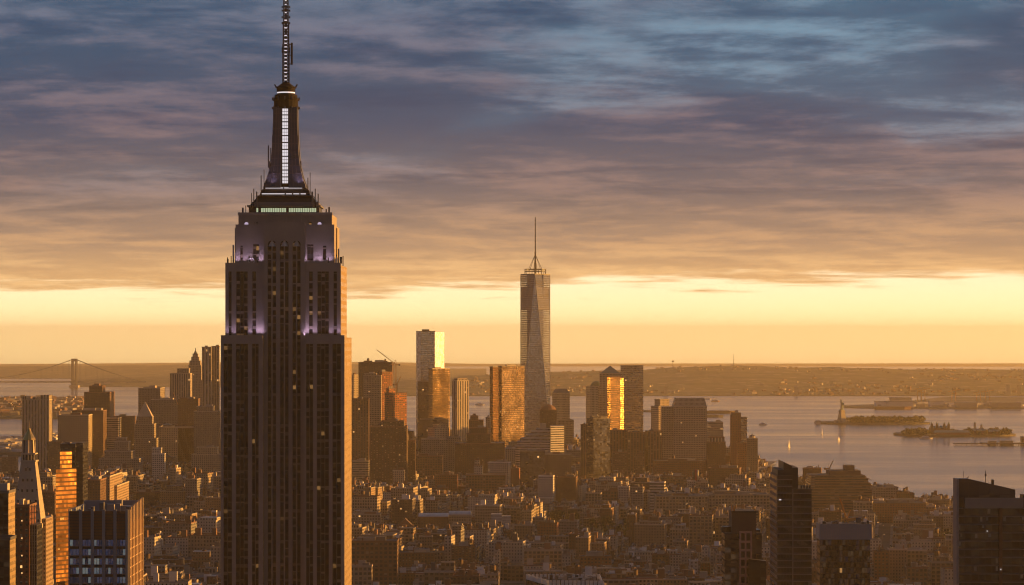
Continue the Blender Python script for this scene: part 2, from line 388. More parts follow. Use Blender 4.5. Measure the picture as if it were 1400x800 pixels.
# ------------------------------------------------------------------ water: a curved sheet to the horizon
def make_water():
    rows = [-3000, -1500, 0, 1000, 2000, 3000, 4000, 5000, 6000, 7000, 8000, 10000, 12000, 14000, 17000, 20000, 24000, 28000, 33000, 38000, 45500]
    xs = [-13800, -11000, -8000, -5500, -3500, -2000, -1000, 0, 1000, 2000, 3500, 5500, 8000, 11000, 15800]
    V = [(x, y, gz(x, y) - 1.0) for y in rows for x in xs]; k = len(xs)
    Fc = [(j * k + i, j * k + i + 1, (j + 1) * k + i + 1, (j + 1) * k + i) for j in range(len(rows) - 1) for i in range(k - 1)]
    me = bpy.data.meshes.new('water'); me.from_pydata(V, [], Fc); me.polygons.foreach_set('use_smooth', [True] * len(Fc))
    o = bpy.data.objects.new('water', me); C.objects.link(o); o['kind'] = 'structure'
    m = bpy.data.materials.new('water'); m.use_nodes = True; n = NT(m.node_tree)
    b = n.new('ShaderNodeBsdfPrincipled'); b.inputs['Base Color'].default_value = (.035, .045, .05, 1)
    b.inputs['IOR'].default_value = 1.33
    ob = n.new('ShaderNodeTexCoord').outputs['Object']
    w1 = n.noise(ob, .02, 6., .65); w2 = n.noise(n.vm('MULTIPLY', ob, (.25, 1., 1.)), .0025, 5., .6, .8)
    n.put(b.inputs['Roughness'], n.fmix(n.sstep(w2, .36, .64), .12, .20))
    bp = n.new('ShaderNodeBump'); bp.inputs['Distance'].default_value = .7; bp.inputs['Strength'].default_value = .5
    n.put(bp.inputs['Height'], n.m('ADD', w1, n.m('MULTIPLY', n.noise(ob, .12, 3., .6), .15))); n.put(b.inputs['Normal'], bp.outputs[0])
    out = n.new('ShaderNodeOutputMaterial'); n.t.links.new(b.outputs[0], out.inputs[0]); me.materials.append(m)
make_water()
def ground_mat(name, a, b_, sc1, c=None):
    m = bpy.data.materials.new(name); m.use_nodes = True; n = NT(m.node_tree)
    b = n.new('ShaderNodeBsdfPrincipled'); b.inputs['Roughness'].default_value = .9; b.inputs['Specular IOR Level'].default_value = .2
    ob = n.new('ShaderNodeTexCoord').outputs['Object']
    f = n.sstep(n.noise(ob, sc1, 8., .62), .38, .62)
    col = n.mix(f, a, b_)
    if c:
        vor = n.new('ShaderNodeTexVoronoi'); n.put(vor.inputs['Vector'], ob); vor.inputs['Scale'].default_value = .011
        r = n.sep(vor.outputs['Color'])
        col = n.mix(n.m('MULTIPLY', n.m('GREATER_THAN', r[0], .72), n.m('LESS_THAN', vor.outputs['Distance'], .32)), col, c)
    n.put(b.inputs['Base Color'], col)
    o = n.new('ShaderNodeOutputMaterial'); n.t.links.new(b.outputs[0], o.inputs[0]); MI[name] = (m, 3., 3.); return name
ground_mat('street_ground', (.05, .048, .046), (.10, .09, .08), .01)
ground_mat('woodland', (.10, .09, .035), (.21, .165, .075), .004, (.38, .32, .22))
ground_mat('port_ground', (.10, .10, .06), (.24, .21, .16), .006)
ground_mat('shore_ground', (.06, .06, .035), (.16, .14, .10), .01)
def land(name, rows, h, mat, cols=24, skirt=6., label=None):
    """rows: [(y, x_left, x_right)]; h(x, y, s) height above the water, s in 0..1 across"""
    V = []; F_ = []; k = cols + 3
    n = len(rows)
    for j, (y, xl, xr) in enumerate(rows):
        for i in range(-1, cols + 2):
            s = min(max(i / cols, 0), 1); x = xl + (xr - xl) * s
            z = gz(x, y) + (h(x, y, s) if 0 <= i <= cols else -skirt)
            V.append((x, y, z))
    for j in range(n - 1):
        for i in range(k - 1): F_.append((j * k + i, j * k + i + 1, (j + 1) * k + i + 1, (j + 1) * k + i))
    # front skirt
    b0 = len(V)
    for i in range(k): V.append((V[i][0], V[i][1] - .5, gz(V[i][0], V[i][1]) - skirt))
    for i in range(k - 1): F_.append((b0 + i, b0 + i + 1, i + 1, i))
    me = bpy.data.meshes.new(name); me.from_pydata(V, [], F_)
    me.materials.append(MI[mat][0]); o = bpy.data.objects.new(name, me); C.objects.link(o); o['kind'] = 'structure'
    if label: o['label'] = label
    return o
# Manhattan: right shore follows the Hudson, left shore the East River
SH_R = [(-800, 1500), (1500, 1500), (3300, 1150), (4050, 800), (4400, 690), (4800, 590), (5300, 520), (6000, 545), (6500, 500), (6900, 300), (7050, 120)]
SH_L = [(-800, -1500), (3600, -1500), (4600, -900), (5300, -860), (6000, -900), (6600, -760), (6900, -480), (7050, -180)]
rows = [(y, lerp(SH_L, y), lerp(SH_R, y)) for y in list(range(-800, 7050, 150)) + [7050]]
land('ground', rows, lambda x, y, s: 3.0, 'street_ground', 20, label='dark asphalt streets and lots of the island city')
def gland(x, y): return gz(x, y) + 3.0
# ------------------------------------------------------------------ far land
def ridge(tab, y0, ypeak, y1, seed, rough=12.):
    def h(x, y, s):
        px = 700 + x * FPX / y
        top = lerp(tab, px)                                     # ridge height in metres along the bearing
        t = (y - y0) / (ypeak - y0) if y < ypeak else max(0, 1 - (y - ypeak) / (y1 - ypeak))
        t = max(0, min(1, t)); t = t * t * (3 - 2 * t)
        edge = min(1, s * 8, (1 - s) * 8)
        return max(1.5, (top * t * (.72 + .28 * fbm(x / 900, y / 900, seed)) + rough * fbm(x / 260, y / 260, seed + 9) * (.15 + t)) * edge)
    return h
def fan(px0, px1, y0, y1, n, wob=0., seed=0):
    out = []
    for j in range(n + 1):
        y = y0 + (y1 - y0) * j / n
        out.append((y, PX(px0, y), PX(px1, y)))
    return out
# far low mainland along the horizon, then two ranges of hills on the island across the bay
land('mainland_hills', fan(-260, 1700, 37000, 45300, 26), ridge([(-100, 14), (100, 22), (240, 36), (300, 46), (480, 52), (560, 42), (640, 18), (1400, 30)], 37000, 42500, 45400, 5, 6), 'woodland', 90, 60, 'low wooded mainland ridge on the horizon')
land('coastal_hills', fan(-260, 665, 20500, 31000, 26), ridge([(-100, 50), (60, 56), (240, 72), (480, 78), (560, 66), (620, 46), (660, 8)], 20500, 26000, 31000, 15, 16), 'woodland', 80, 30, 'long hazy wooded ridge behind the suspension bridge')
land('island_hills', fan(440, 1720, 13300, 20000, 30), ridge([(440, 5), (610, 20), (640, 46), (760, 66), (860, 92), (940, 112), (1010, 118), (1100, 104), (1250, 96), (1400, 88), (1700, 60)], 13300, 17500, 20000, 3, 22), 'woodland', 110, 20, 'hazy wooded hills with scattered houses beyond the bay')
land('narrows_shore', fan(98, 560, 16200, 21000, 14), ridge([(98, 6), (130, 34), (330, 46), (560, 50)], 16200, 17600, 21000, 8, 12), 'woodland', 50, 20, 'low wooded shore beside the bridge tower')
land('bay_shore', fan(-160, 116, 9300, 12500, 14), lambda x, y, s: 2 + 16 * fbm(x / 300, y / 300, 4) * min(1, (1 - s) * 9) * min(1, (y - 9300) / 300), 'woodland', 40, 8, 'built up shore of the neighbouring borough')
land('near_shore', fan(-140, 34, 6250, 7150, 6), lambda x, y, s: 3 + 5 * fbm(x / 100, y / 100, 4), 'shore_ground', 16, 8, 'low shore across the river')
land('pier_shore', fan(60, 88, 6900, 7500, 4), lambda x, y, s: 3 + 3 * fbm(x / 60, y / 60, 4), 'shore_ground', 8, 8, 'small built up shore between towers')
land('port_land', [(10700, PX(1190, 10700), PX(1560, 10700)), (10850, PX(1152, 10850), PX(1560, 10850)), (11100, PX(1150, 11100), PX(1560, 11100)), (11350, PX(1205, 11350), PX(1560, 11350)), (11800, PX(1235, 11800), PX(1560, 11800)), (12900, PX(1290, 12900), PX(1560, 12900))], lambda x, y, s: 2.5, 'port_ground', 30, 6, 'flat port land with warehouses across the water')
def island(name, px0, px1, y0, y1, h, label, seed=1):
    yc = (y0 + y1) / 2; n = 12; rows = []
    for j in range(n + 1):
        t = j / n; y = y0 + (y1 - y0) * t
        k = math.sqrt(max(.02, 1 - abs(2 * t - 1) ** 3))
        xc = (PX(px0, yc) + PX(px1, yc)) / 2; hw = (PX(px1, yc) - PX(px0, yc)) / 2
        rows.append((y, xc - hw * k, xc + hw * k))
    return land(name, rows, lambda x, y, s: h * (.8 + .4 * fbm(x / 60, y / 60, seed)), 'shore_ground', 30, 6, label)
island('statue_island', 1114, 1270, 8560, 8850, 3.2, 'low green island carrying the statue')
island('station_island', 1223, 1386, 7480, 7760, 3.0, 'flat built up island with brick halls')
# woods
def leafclump(mb, cx, cy, cz, r, n, mat, flat=.8, size=.35):
    for _ in range(n):
        a = random.uniform(0, 2 * math.pi); u = random.uniform(-1, 1); q = r * (random.random() ** .4)
        p = Vector((cx + q * math.cos(a) * math.sqrt(1 - u * u), cy + q * math.sin(a) * math.sqrt(1 - u * u), cz + q * u * flat))
        s_ = r * size * random.uniform(.6, 1.3)
        t = Vector((random.gauss(0, 1), random.gauss(0, 1), random.gauss(0, 1))).normalized()
        b = t.cross(Vector((random.gauss(0, 1), random.gauss(0, 1), random.gauss(0, 1)))).normalized()
        mb.face([p + t * s_, p + b * s_ * .8, p - t * s_, p - b * s_ * .8], mat)
def wood(name, label, spots, r0=5, r1=9):
    mb = MB(.5)
    for x, y, z in spots:
        r = random.uniform(r0, r1); mb.tint = random.random()
        mb.bar((x, y, z), (x, y, z + r), .5, 'bark')
        leafclump(mb, x, y, z + r * 1.05, r, 34, random.choice(['leaf_green', 'leaf_dark']), .8, .42)
    mb.build(name, kind='stuff', label=label)
sp = []
for _ in range(300):
    y = random.uniform(8600, 8820); px = random.choice([random.uniform(1148, 1262), random.uniform(1165, 1232)])
    if abs(px - 1151) < 5 and y < 8720: continue
    sp.append((PX(px, y), y, gz(0, y) + 2.5))
wood('statue_island_woods', 'round green trees covering the statue island', sp, 5, 10)
sp = []
for _ in range(210):
    y = random.uniform(7500, 7740); px = random.choice([random.uniform(1240, 1268), random.uniform(1330, 1380), random.uniform(1235, 1382)])
    sp.append((PX(px, y), y, gz(0, y) + 2.5))
wood('station_island_woods', 'green trees between the halls of the flat island', sp, 4, 8)
# towns: pale houses scattered over far slopes; far too many and small to count
def town(name, label, n, px0, px1, y0, y1, hfun, mats, w=(10, 40), h=(5, 14), bright=.0):
    mb = MB()
    k_ = 0
    while k_ < n:
        y = random.uniform(y0, y1); px = random.uniform(px0, px1); x = PX(px, y)
        if n > 200 and 'hills' in label and fbm(x / 500, y / 700, 21, 2) < random.uniform(.28, .6): continue
        k_ += 1
        z = hfun(x, y); mb.tint = random.random(); m = random.choice(mats); ww = random.uniform(*w); dd = random.uniform(10, 20)
        mb.rbox(x, y, ww, dd, z - 6, z + random.uniform(*h), random.uniform(-.6, .6), m, random.choice(['pale_roof', 'roof_brown', 'silver_roof']))
    mb.build(name, kind='stuff', label=label)
isl = bpy.data.objects['island_hills']
def drop(obj, x, y, fallback=0):
    hit, loc, nn, i = obj.ray_cast(Vector((x, y, 900)), Vector((0, 0, -1)))
    return loc.z if hit else gz(x, y) + fallback
TM = ['stone_pale', 'pale_roof', 'brick_plain', 'brick_plain', 'brick_plain']
bpy.context.view_layer.update()
town('island_hill_town', 'speckle of pale houses on the hills beyond the bay', 420, 640, 1420, 13400, 16200, lambda x, y: drop(isl, x, y), TM, (8, 24), (6, 10))
town('island_hill_suburb', 'sparser houses high on the hills beyond the bay', 120, 640, 1420, 16200, 17800, lambda x, y: drop(isl, x, y), TM, (8, 20), (6, 9))
bsh = bpy.data.objects['bay_shore']
town('bay_shore_town', 'pale buildings along the neighbouring borough shore', 420, -40, 113, 9330, 12300, lambda x, y: drop(bsh, x, y), TM, (12, 50), (6, 20))
nsh = bpy.data.objects['near_shore']
town('near_shore_sheds', 'low sunlit sheds across the river', 90, -20, 32, 6280, 7100, lambda x, y: drop(nsh, x, y), ['white_paint', 'pale_roof', 'stone_pale'], (15, 50), (5, 12))
prs = bpy.data.objects['pier_shore']
town('pier_shore_sheds', 'low pale sheds on the small shore between towers', 24, 64, 86, 6920, 7450, lambda x, y: drop(prs, x, y), ['white_paint', 'pale_roof'], (12, 30), (5, 10))
town('port_sheds', 'long pale warehouses and tanks on the port land', 230, 1205, 1420, 10750, 11350, lambda x, y: gz(x, y) + 3, ['white_paint', 'pale_roof', 'silver_roof', 'stone_pale'], (15, 70), (5, 11))
# a few larger things on the far shores
def farblock(kind, label, cat, px0, px1, py, d, mat, group=None, dep=20, top='pale_roof'):
    x0, x1 = PX(px0, d), PX(px1, d); z1 = PZ(py, d); z0 = gz((x0 + x1) / 2, d) + 1
    t = thing(kind, label, cat, (x0 + x1) / 2, d, z0, group)
    m = MB(); m.box(x0, x1, d, d + dep, z0 - 2, z1, mat); m.build('wall', t)
    m = MB(); m.box(x0 - 1, x1 + 1, d - 1, d + dep + 1, z1 + .01, z1 + 2.2, top); m.build('roof', t)
    return t
for i, (a, b, py, d, mt, lb) in enumerate([
    (1198, 1212, 549.5, 10740, 'white_paint', 'small white warehouse at the tip of the port land'),
    (1213, 1248, 549, 10720, 'white_paint', 'long white warehouse by the water, middle of the port land'),
    (1218, 1246, 544, 11600, 'stone_pale', 'broad grey warehouse behind the long white one on the port land'),
    (1272, 1290, 549, 10800, 'white_paint', 'silver roofed shed east of the long white warehouse'),
    (1308, 1336, 551, 10720, 'stone_pale', 'low tan warehouse at the water of the port land'),
    (1356, 1396, 551, 10720, 'stone_pale', 'long low tan warehouse at the far end of the port land')]):
    farblock('warehouse', lb, 'warehouse', a, b, py, d, mt, dep=60)
for i, (px, py, lb) in enumerate([(1376, 527, 'wide pale apartment slab far beyond the port, first of the pair'), (1391, 527, 'slim apartment slab far beyond the port, second of the pair'), (1086, 529, 'pale slab building on the far hill shore'), (1092, 533, 'shorter pale slab beside the far shore slab'), (908, 528, 'small tall block on the far shore behind the lower towers')]):
    farblock('far_apartment_block', lb, 'building', px, px + 5, py, 13450 + 40 * i, 'stone_pale')
for i, (px, py) in enumerate([(1257, 528), (1262, 530), (1304, 531), (1338, 533), (1350, 532)]):
    d = 11800 + 60 * i; x = PX(px, d); z0 = gz(x, d) + 3; z1 = PZ(py, d)
    t = thing('port_crane', ['tall slim gantry crane at the near end of the port row', 'second gantry crane, close beside the tall slim one', 'lone gantry crane in the middle of the port', 'gantry crane just before the last one of the port row', 'last gantry crane of the port row, farthest along'][i], 'crane', x, d, z0, 'port cranes')
    m = MB(); 
    for sx in (-9, 9): m.bar((x + sx, d, z0), (x + sx * .8, d, z1 - 12), 1.5, 'crane_paint')
    m.bar((x - 9, d, z1 - 22), (x + 9, d, z1 - 22), 1.3, 'crane_paint'); m.build('frame', t)
    m = MB(); m.bar((x - 24, d, z1 - 14), (x + 30, d, z1 - 4), 1.5, 'crane_paint'); m.bar((x, d, z1 - 12), (x, d, z1 + 2), 1., 'crane_paint'); m.build('boom', t)
# masts on the hills
for px, py0, py1, d, lb in [(1003, 484, 500, 17300, 'thin radio mast on the highest far hill'), (920, 493, 503, 17000, 'short water tower on the far hill crest')]:
    x = PX(px, d); z1 = PZ(py0, d); z0 = drop(isl, x, d) - 2
    m = MB(); m.bar((x, d, z0), (x, d, z1), 1.6, 'steel', .8)
    if py0 > 490: m.cyl(x, d, 7, z1 - 10, z1, 'steel', 8)
    else:
        for q in (.3, .6): m.bar((x - 2.5, d, z0 + (z1 - z0) * q), (x + 2.5, d, z0 + (z1 - z0) * q), .7, 'steel')
    tag(m.build('radio_mast' if py0 < 490 else 'water_tower'), lb, 'mast' if py0 < 490 else 'water tower')
# ------------------------------------------------------------------ suspension bridge over the narrows
def bridge():
    d = 16000.; s = d / FPX
    xt = PX(101, d); zd = PZ(521.5, d); zt = PZ(490.5, d); zw = gz(xt, d) - 2
    t = thing('suspension_bridge', 'long grey suspension bridge across the narrows, far away in the haze', 'bridge', xt, d, zw)
    span = 1298.; xo = xt - span
    for x in (xt, xo):
        mb = MB()
        for sx in (-1, 1):
            for sy in (0, 30):
                mb.box(x + sx * 11 - 5, x + sx * 11 + 5, d + sy, d + sy + 9, zw, zt, 'steel')
        for z in (zt - 16, zd - 6): mb.box(x - 6, x + 6, d + 1, d + 8, z, z + 14, 'steel'); mb.box(x - 6, x + 6, d + 31, d + 38, z, z + 14, 'steel')
        mb.box(x - 26, x + 26, d - 6, d + 46, zw - 3, zw + 14, 'stone_pale')
        mb.build('tower', t)
    mb = MB(); mb.box(xo - 370, xt + 420, d + 10, d + 30, zd - 7, zd, 'steel')
    for i in range(0, 44): 
        x = xo - 370 + i * 47.; mb.box(x, x + 8, d + 9, d + 31, zd - 10, zd - 7.01, 'steel')
    mb.build('deck', t)
    for sy in (2, 36):
        mb = MB(); K = 40; pts = []
        for i in range(K + 1):
            q = i / K; pts.append((xo + span * q, d + sy, zd + 6 + (zt - zd - 6) * (2 * q - 1) ** 2))
        for i in range(13):
            q = i / 12; pts.append((xt + 400 * q, d + sy, zt + (zd - zt - 4) * (q * 1.25 - .25 * q * q)))
        for a, b in zip(pts, pts[1:]): mb.bar(a, b, 1.25, 'steel')
        mb.build('cable', t)
        mb = MB()
        for p in pts[1:-1]:
            mb.bar(p, (p[0], p[1], zd), .35, 'steel')
        h = mb.build('suspender', t); h['kind'] = 'stuff'
bridge()
# ------------------------------------------------------------------ statue
def statue():
    d = 8660.; x = PX(1151, d); z0 = gz(x, d) + 3; k = 1.0
    zt = PZ(543.3, d); H = zt - z0; u = H / 93.
    t = thing('statue', 'green robed statue raising a torch on a stone pedestal, on the wooded island', 'statue', x, d, z0)
    m = MB(); m.rbox(x, d, 40 * u, 40 * u, z0, z0 + 9 * u, R_(45), 'stone_pale'); m.rbox(x, d, 40 * u, 40 * u, z0, z0 + 9.2 * u, 0, 'stone_pale')
    pl = rect(x, d, 24 * u, 24 * u, .5); tp = rect(x, d, 15 * u, 15 * u, .5)
    m.prism(pl, z0 + 9.2 * u, z0 + 40 * u, 'stone_pale', 'stone_pale', top=tp)
    m.rbox(x, d, 19 * u, 19 * u, z0 + 40 * u, z0 + 43 * u, .5, 'stone_pale'); m.rbox(x, d, 15 * u, 15 * u, z0 + 43 * u, z0 + 47 * u, .5, 'stone_pale'); m.build('pedestal', t)
    z = z0 + 47 * u; m = MB(.5)
    prof = [(0, 6.2), (2, 6.0), (8, 5.2), (14, 4.9), (19, 5.0), (23, 4.6), (26.5, 4.7), (28.5, 3.6), (29.8, 1.6), (31, 1.5), (32, 2.1), (34, 2.2), (35.4, 1.2)]
    for (a, ra), (b, rb) in zip(prof, prof[1:]): m.cyl(x, d, ra * u, z + a * u, z + b * u, 'verdigris', 12, rb * u)
    m.bar((x - 3.8 * u, d, z + 26 * u), (x - 6.2 * u, d - 1, z + 36 * u), 1.5 * u, 'verdigris', 1.2 * u)
    m.bar((x - 6.2 * u, d - 1, z + 36 * u), (x - 6.6 * u, d - 1, z + 41 * u), 1.1 * u, 'verdigris', .8 * u)
    m.bar((x + 4.2 * u, d - 1, z + 26 * u), (x + 5.6 * u, d - 3, z + 19 * u), 1.5 * u, 'verdigris')
    for i in range(7):
        a = R_(-75 + 25 * i); m.bar((x, d, z + 34.6 * u), (x + 4.2 * u * math.sin(a), d, z + (34.6 + 3.4 * math.cos(a)) * u), .35 * u, 'verdigris', .1)
    body = m.build('robed_figure', t)
    m = MB(); m.cyl(x - 6.6 * u, d - 1, 1.9 * u, z + 41 * u, z + 42 * u, 'verdigris', 10); m.cyl(x - 6.6 * u, d - 1, 1.1 * u, z + 42 * u, z + 46 * u, 'gold_leaf', 8, .2); m.build('torch', t)
    m = MB(); m.rbox(x + 5.5 * u, d - 4, 4 * u, 1.2 * u, z + 17 * u, z + 24 * u, .2, 'verdigris'); m.build('tablet', t)
statue()
farblock('ferry_building', 'low pale building at the tip of the statue island', 'building', 1115, 1122, 576, 8600, 'white_paint', dep=14)
# halls on the flat island
def hall(px0, px1, py, d, lb, tw=()):
    x0, x1 = PX(px0, d), PX(px1, d); z0 = gz(x0, d) + 3; z1 = PZ(py, d)
    t = thing('island_hall', lb, 'building', (x0 + x1) / 2, d, z0)
    m = MB(); m.box(x0, x1, d, d + 26, z0 - 1, z1 - 3, 'red_brick'); m.build('wall', t)
    m = MB(); m.face([(x0 - .5, d - .5, z1 - 3), (x1 + .5, d - .5, z1 - 3), (x1 - 2, d + 13, z1 + 3), (x0 + 2, d + 13, z1 + 3)], 'copper_roof')
    m.face([(x1 + .5, d + 26.5, z1 - 3), (x0 - .5, d + 26.5, z1 - 3), (x0 + 2, d + 13, z1 + 3), (x1 - 2, d + 13, z1 + 3)], 'copper_roof')
    m.face([(x0 - .5, d + 26.5, z1 - 3), (x0 - .5, d - .5, z1 - 3), (x0 + 2, d + 13, z1 + 3)], 'copper_roof'); m.face([(x1 + .5, d - .5, z1 - 3), (x1 + .5, d + 26.5, z1 - 3), (x1 - 2, d + 13, z1 + 3)], 'copper_roof'); m.build('roof', t)
    for px in tw:
        x = PX(px, d); m = MB(); m.box(x - 3, x + 3, d - 3, d + 3, z0, z1 + 8, 'red_brick'); m.cyl(x, d, 3.4, z1 + 8, z1 + 11, 'copper_roof', 8, 2); m.cyl(x, d, 1.6, z1 + 11, z1 + 16, 'copper_roof', 6, .1); m.build('turret', t)
hall(1272, 1299, 584, 7560, 'large red brick hall with four copper turrets on the flat island', (1274, 1281, 1291, 1297))
hall(1278, 1326, 590, 7500, 'long low hall in front of the turreted brick hall')
hall(1330, 1348, 588, 7520, 'small brick hall east of the turreted hall on the flat island')
hall(1352, 1368, 589, 7510, 'last brick hall at the far end of the flat island')
for px, py, lb in [(1333, 577, 'taller slim stone tower on the flat island'), (1342, 580, 'shorter slim stone tower on the flat island')]:
    d = 7580; x = PX(px, d); z0 = gz(x, d) + 3; z1 = PZ(py, d); m = MB(); m.box(x - 2.6, x + 2.6, d, d + 6, z0, z1 - 3, 'stone_pale'); m.cyl(x, d + 3, 3.4, z1 - 3, z1, 'copper_roof', 8, .4)
    tag(m.build('stone_tower'), lb, 'tower')
# pier
def pier():
    rows = [(6790, PX(1330, 6790), PX(1500, 6790)), (6850, PX(1304, 6850), PX(1500, 6850)), (6880, PX(1304, 6880), PX(1500, 6880))]
    x0 = PX(1305, 6850); z = gz(1200, 6850)
    t = thing('long_pier', 'long low timber pier reaching into the bay from the far bank', 'pier', x0, 6850, z)
    m = MB(); m.box(x0, x0 + 70, 6850, 6870, z + 1.5, z + 4, 'roof_brown', bottom=True)
    m.box(x0 + 70, x0 + 330, 6840, 6880, z + 1.5, z + 5, 'roof_brown', bottom=True); m.build('deck', t)
    for i in range(24):
        m = MB(); m.bar((x0 + 4 + i * 13, 6851, z - 3), (x0 + 4 + i * 13, 6851, z + 1.5), .7, 'wood_tank'); m.build('pile', t)
    for a, b, h, lb in [(1352, 1362, 2.6, 'small shed halfway along the long pier'), (1368, 1385, 3.4, 'wide pale shed on the long pier')]:
        farblock('pier_shed', lb, 'shed', a, b, 464 + (260 - (z + 5 + h)) * FPX / 6850, 6850, 'stone_pale', dep=14)
    farblock('pier_tower', 'squat dark block rising at the shore end of the long pier', 'building', 1397, 1412, 598, 6900, 'brick_plain', dep=20)
pier()
# ------------------------------------------------------------------ boats
def hull(m, x, y, z, L, B, H, mat, ang=0.):
    c, s_ = math.cos(ang), math.sin(ang)
    pl = [(-L / 2, -B / 2), (L * .3, -B / 2), (L / 2, 0), (L * .3, B / 2), (-L / 2, B / 2)]
    lo = [(x + (a * .9) * c - b * .8 * s_, y + (a * .9) * s_ + b * .8 * c) for a, b in pl]; hi = [(x + a * c - b * s_, y + a * s_ + b * c) for a, b in pl]
    m.prism(lo, z - .6, z + H, mat, 'pale_roof', top=hi)
def boat(kind, px, py, L, label, sail=0, ang=.2, hullm='white_paint', decks=1, cat='boat'):
    d = DG(py, -1); x = PX(px, d); z = gz(x, d) - 1
    t = thing(kind, label, cat, x, d, z)
    m = MB(); hull(m, x, d, z, L, L * .24, L * .07 + .6, hullm, ang); m.build('hull', t)
    if sail:
        m = MB(); m.bar((x, d, z), (x, d, z + sail), .25, 'steel'); m.build('mast', t)
        m = MB(); c, s_ = math.cos(ang), math.sin(ang)
        for q, (a, b, tp) in enumerate([(-.3, -L * .45, .97), (.4, L * .45, .8)]):
            bz = z + 2.2; off = Vector((-s_, c, 0)) * .12
            p = [Vector((x + a * c, d + a * s_, bz)), Vector((x + b * c, d + b * s_, bz)), Vector((x + a * c, d + a * s_, z + sail * tp))]
            m.face([v + off for v in p], 'white_paint'); m.face([v - off for v in p][::-1], 'white_paint')
        m.build('sail', t)
    else:
        for k in range(decks):
            m = MB(); m.rbox(x - L * .05, d, L * (.6 - .14 * k), L * .17, z + L * .07 + k * 2.6, z + L * .07 + 2.6 + k * 2.6, ang, 'white_paint', 'pale_roof'); m.build('cabin', t)
        m = MB(); m.bar((x, d, z), (x, d, z + L * .07 + decks * 2.6 + 5), .3, 'steel'); m.build('mast', t)
boat('sailboat', 1079, 612, 14, 'larger white sailboat with tall sunlit sail, closest to the city', 21, 1.1)
boat('sailboat', 1124, 594, 13, 'smaller pale sailboat near the tip of the statue island', 20, 1.3)
boat('sailboat', 1147, 603, 11, 'faint little sailboat in front of the statue island', 14, .9)
boat('ferry', 1043, 581, 26, 'white ferry under way trailing a wake in the open bay', 0, .1, decks=2)
boat('ferry', 1266, 600, 38, 'broad low passenger ferry in front of the flat island', 0, 0., decks=2)
boat('cargo_barge', 1221, 559.5, 150, 'long dark barge lying off the port land', 0, 0., 'brick_plain', 1)
boat('cargo_barge', 985, 565, 120, 'long barge at anchor beyond the tall granite tower', 0, 0., 'brick_plain', 1)
boat('cargo_barge', 972, 570, 90, 'shorter barge close behind the granite tower', 0, 0., 'steel', 1)
boat('cargo_barge', 886, 563, 60, 'small barge seen between the flat topped tower and the amber block', 0, 0., 'steel', 1)
boat('harbour_tug', 978, 549, 40, 'little tug far out beside the hill shore', 0, 0., 'crane_paint', 2)
boat('harbour_tug', 968, 546, 32, 'tiny pale tug far out under the hills', 0, 0., 'white_paint', 1)
boat('cargo_barge', 140, 541, 110, 'dark ship crossing the bay right of the bridge', 0, 0., 'brick_plain', 1)
boat('harbour_tug', 218, 546, 34, 'tiny pale boat in the bay between brown towers', 0, 0., 'white_paint', 1)
boat('harbour_tug', 656, 554, 40, 'white sunlit boat in the bay between the gold tower and the amber glass tower', 0, 0., 'white_paint', 2)
boat('ferry', 10, 603, 22, 'white ferry in the river bend beyond the clock tower spire', 0, .3, decks=2)
# wake
m = MB(.9); d = DG(581, -1); x = PX(1030, d); zz = gz(x, d) - .8
m.face([(x - 62, d - 3, zz), (x + 42, d - 2, zz), (x + 42, d + 2, zz), (x - 62, d + 7, zz)], 'pale_roof'); m.build('wake', kind='structure', label='pale wake on the water behind the ferry')
# ------------------------------------------------------------------ the great stone tower nearest the camera
plain('mast_metal', (.10, .105, .13), .45, .3, var=.15, spec=.3)
plain('mast_rib', (.13, .12, .14), .5, .2, var=.15, spec=.4)
plain('mast_dark', (.02, .018, .022), .8, 0., var=.1, spec=.05)
facade('open_floor_glass', (.13, .12, .12), glass=(.36, .42, .52), bw=3.0, fh=4.0, ww=.82, wh=.66, metal=.85, rough=.06, tilt=.012, blinds=0, lit=0, var=.05, bump=0, clear=.62)
plain('tower_stone', (.29, .255, .24), .85, var=.22, scale=.10, bump=.3)
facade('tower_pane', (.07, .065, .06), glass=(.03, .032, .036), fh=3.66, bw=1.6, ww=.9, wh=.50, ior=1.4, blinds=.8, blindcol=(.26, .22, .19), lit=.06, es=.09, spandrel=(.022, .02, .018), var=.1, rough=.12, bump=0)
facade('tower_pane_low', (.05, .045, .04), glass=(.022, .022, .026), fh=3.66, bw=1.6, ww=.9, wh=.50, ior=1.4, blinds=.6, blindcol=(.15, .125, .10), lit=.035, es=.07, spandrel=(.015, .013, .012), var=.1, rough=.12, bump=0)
facade('tower_side', (.36, .27, .17), glass=(.05, .045, .04), fh=3.66, bw=4.3, ww=.3, wh=.5, blinds=.3, spandrel=(.12, .10, .08), var=.12, bump=.3, lit=.0)
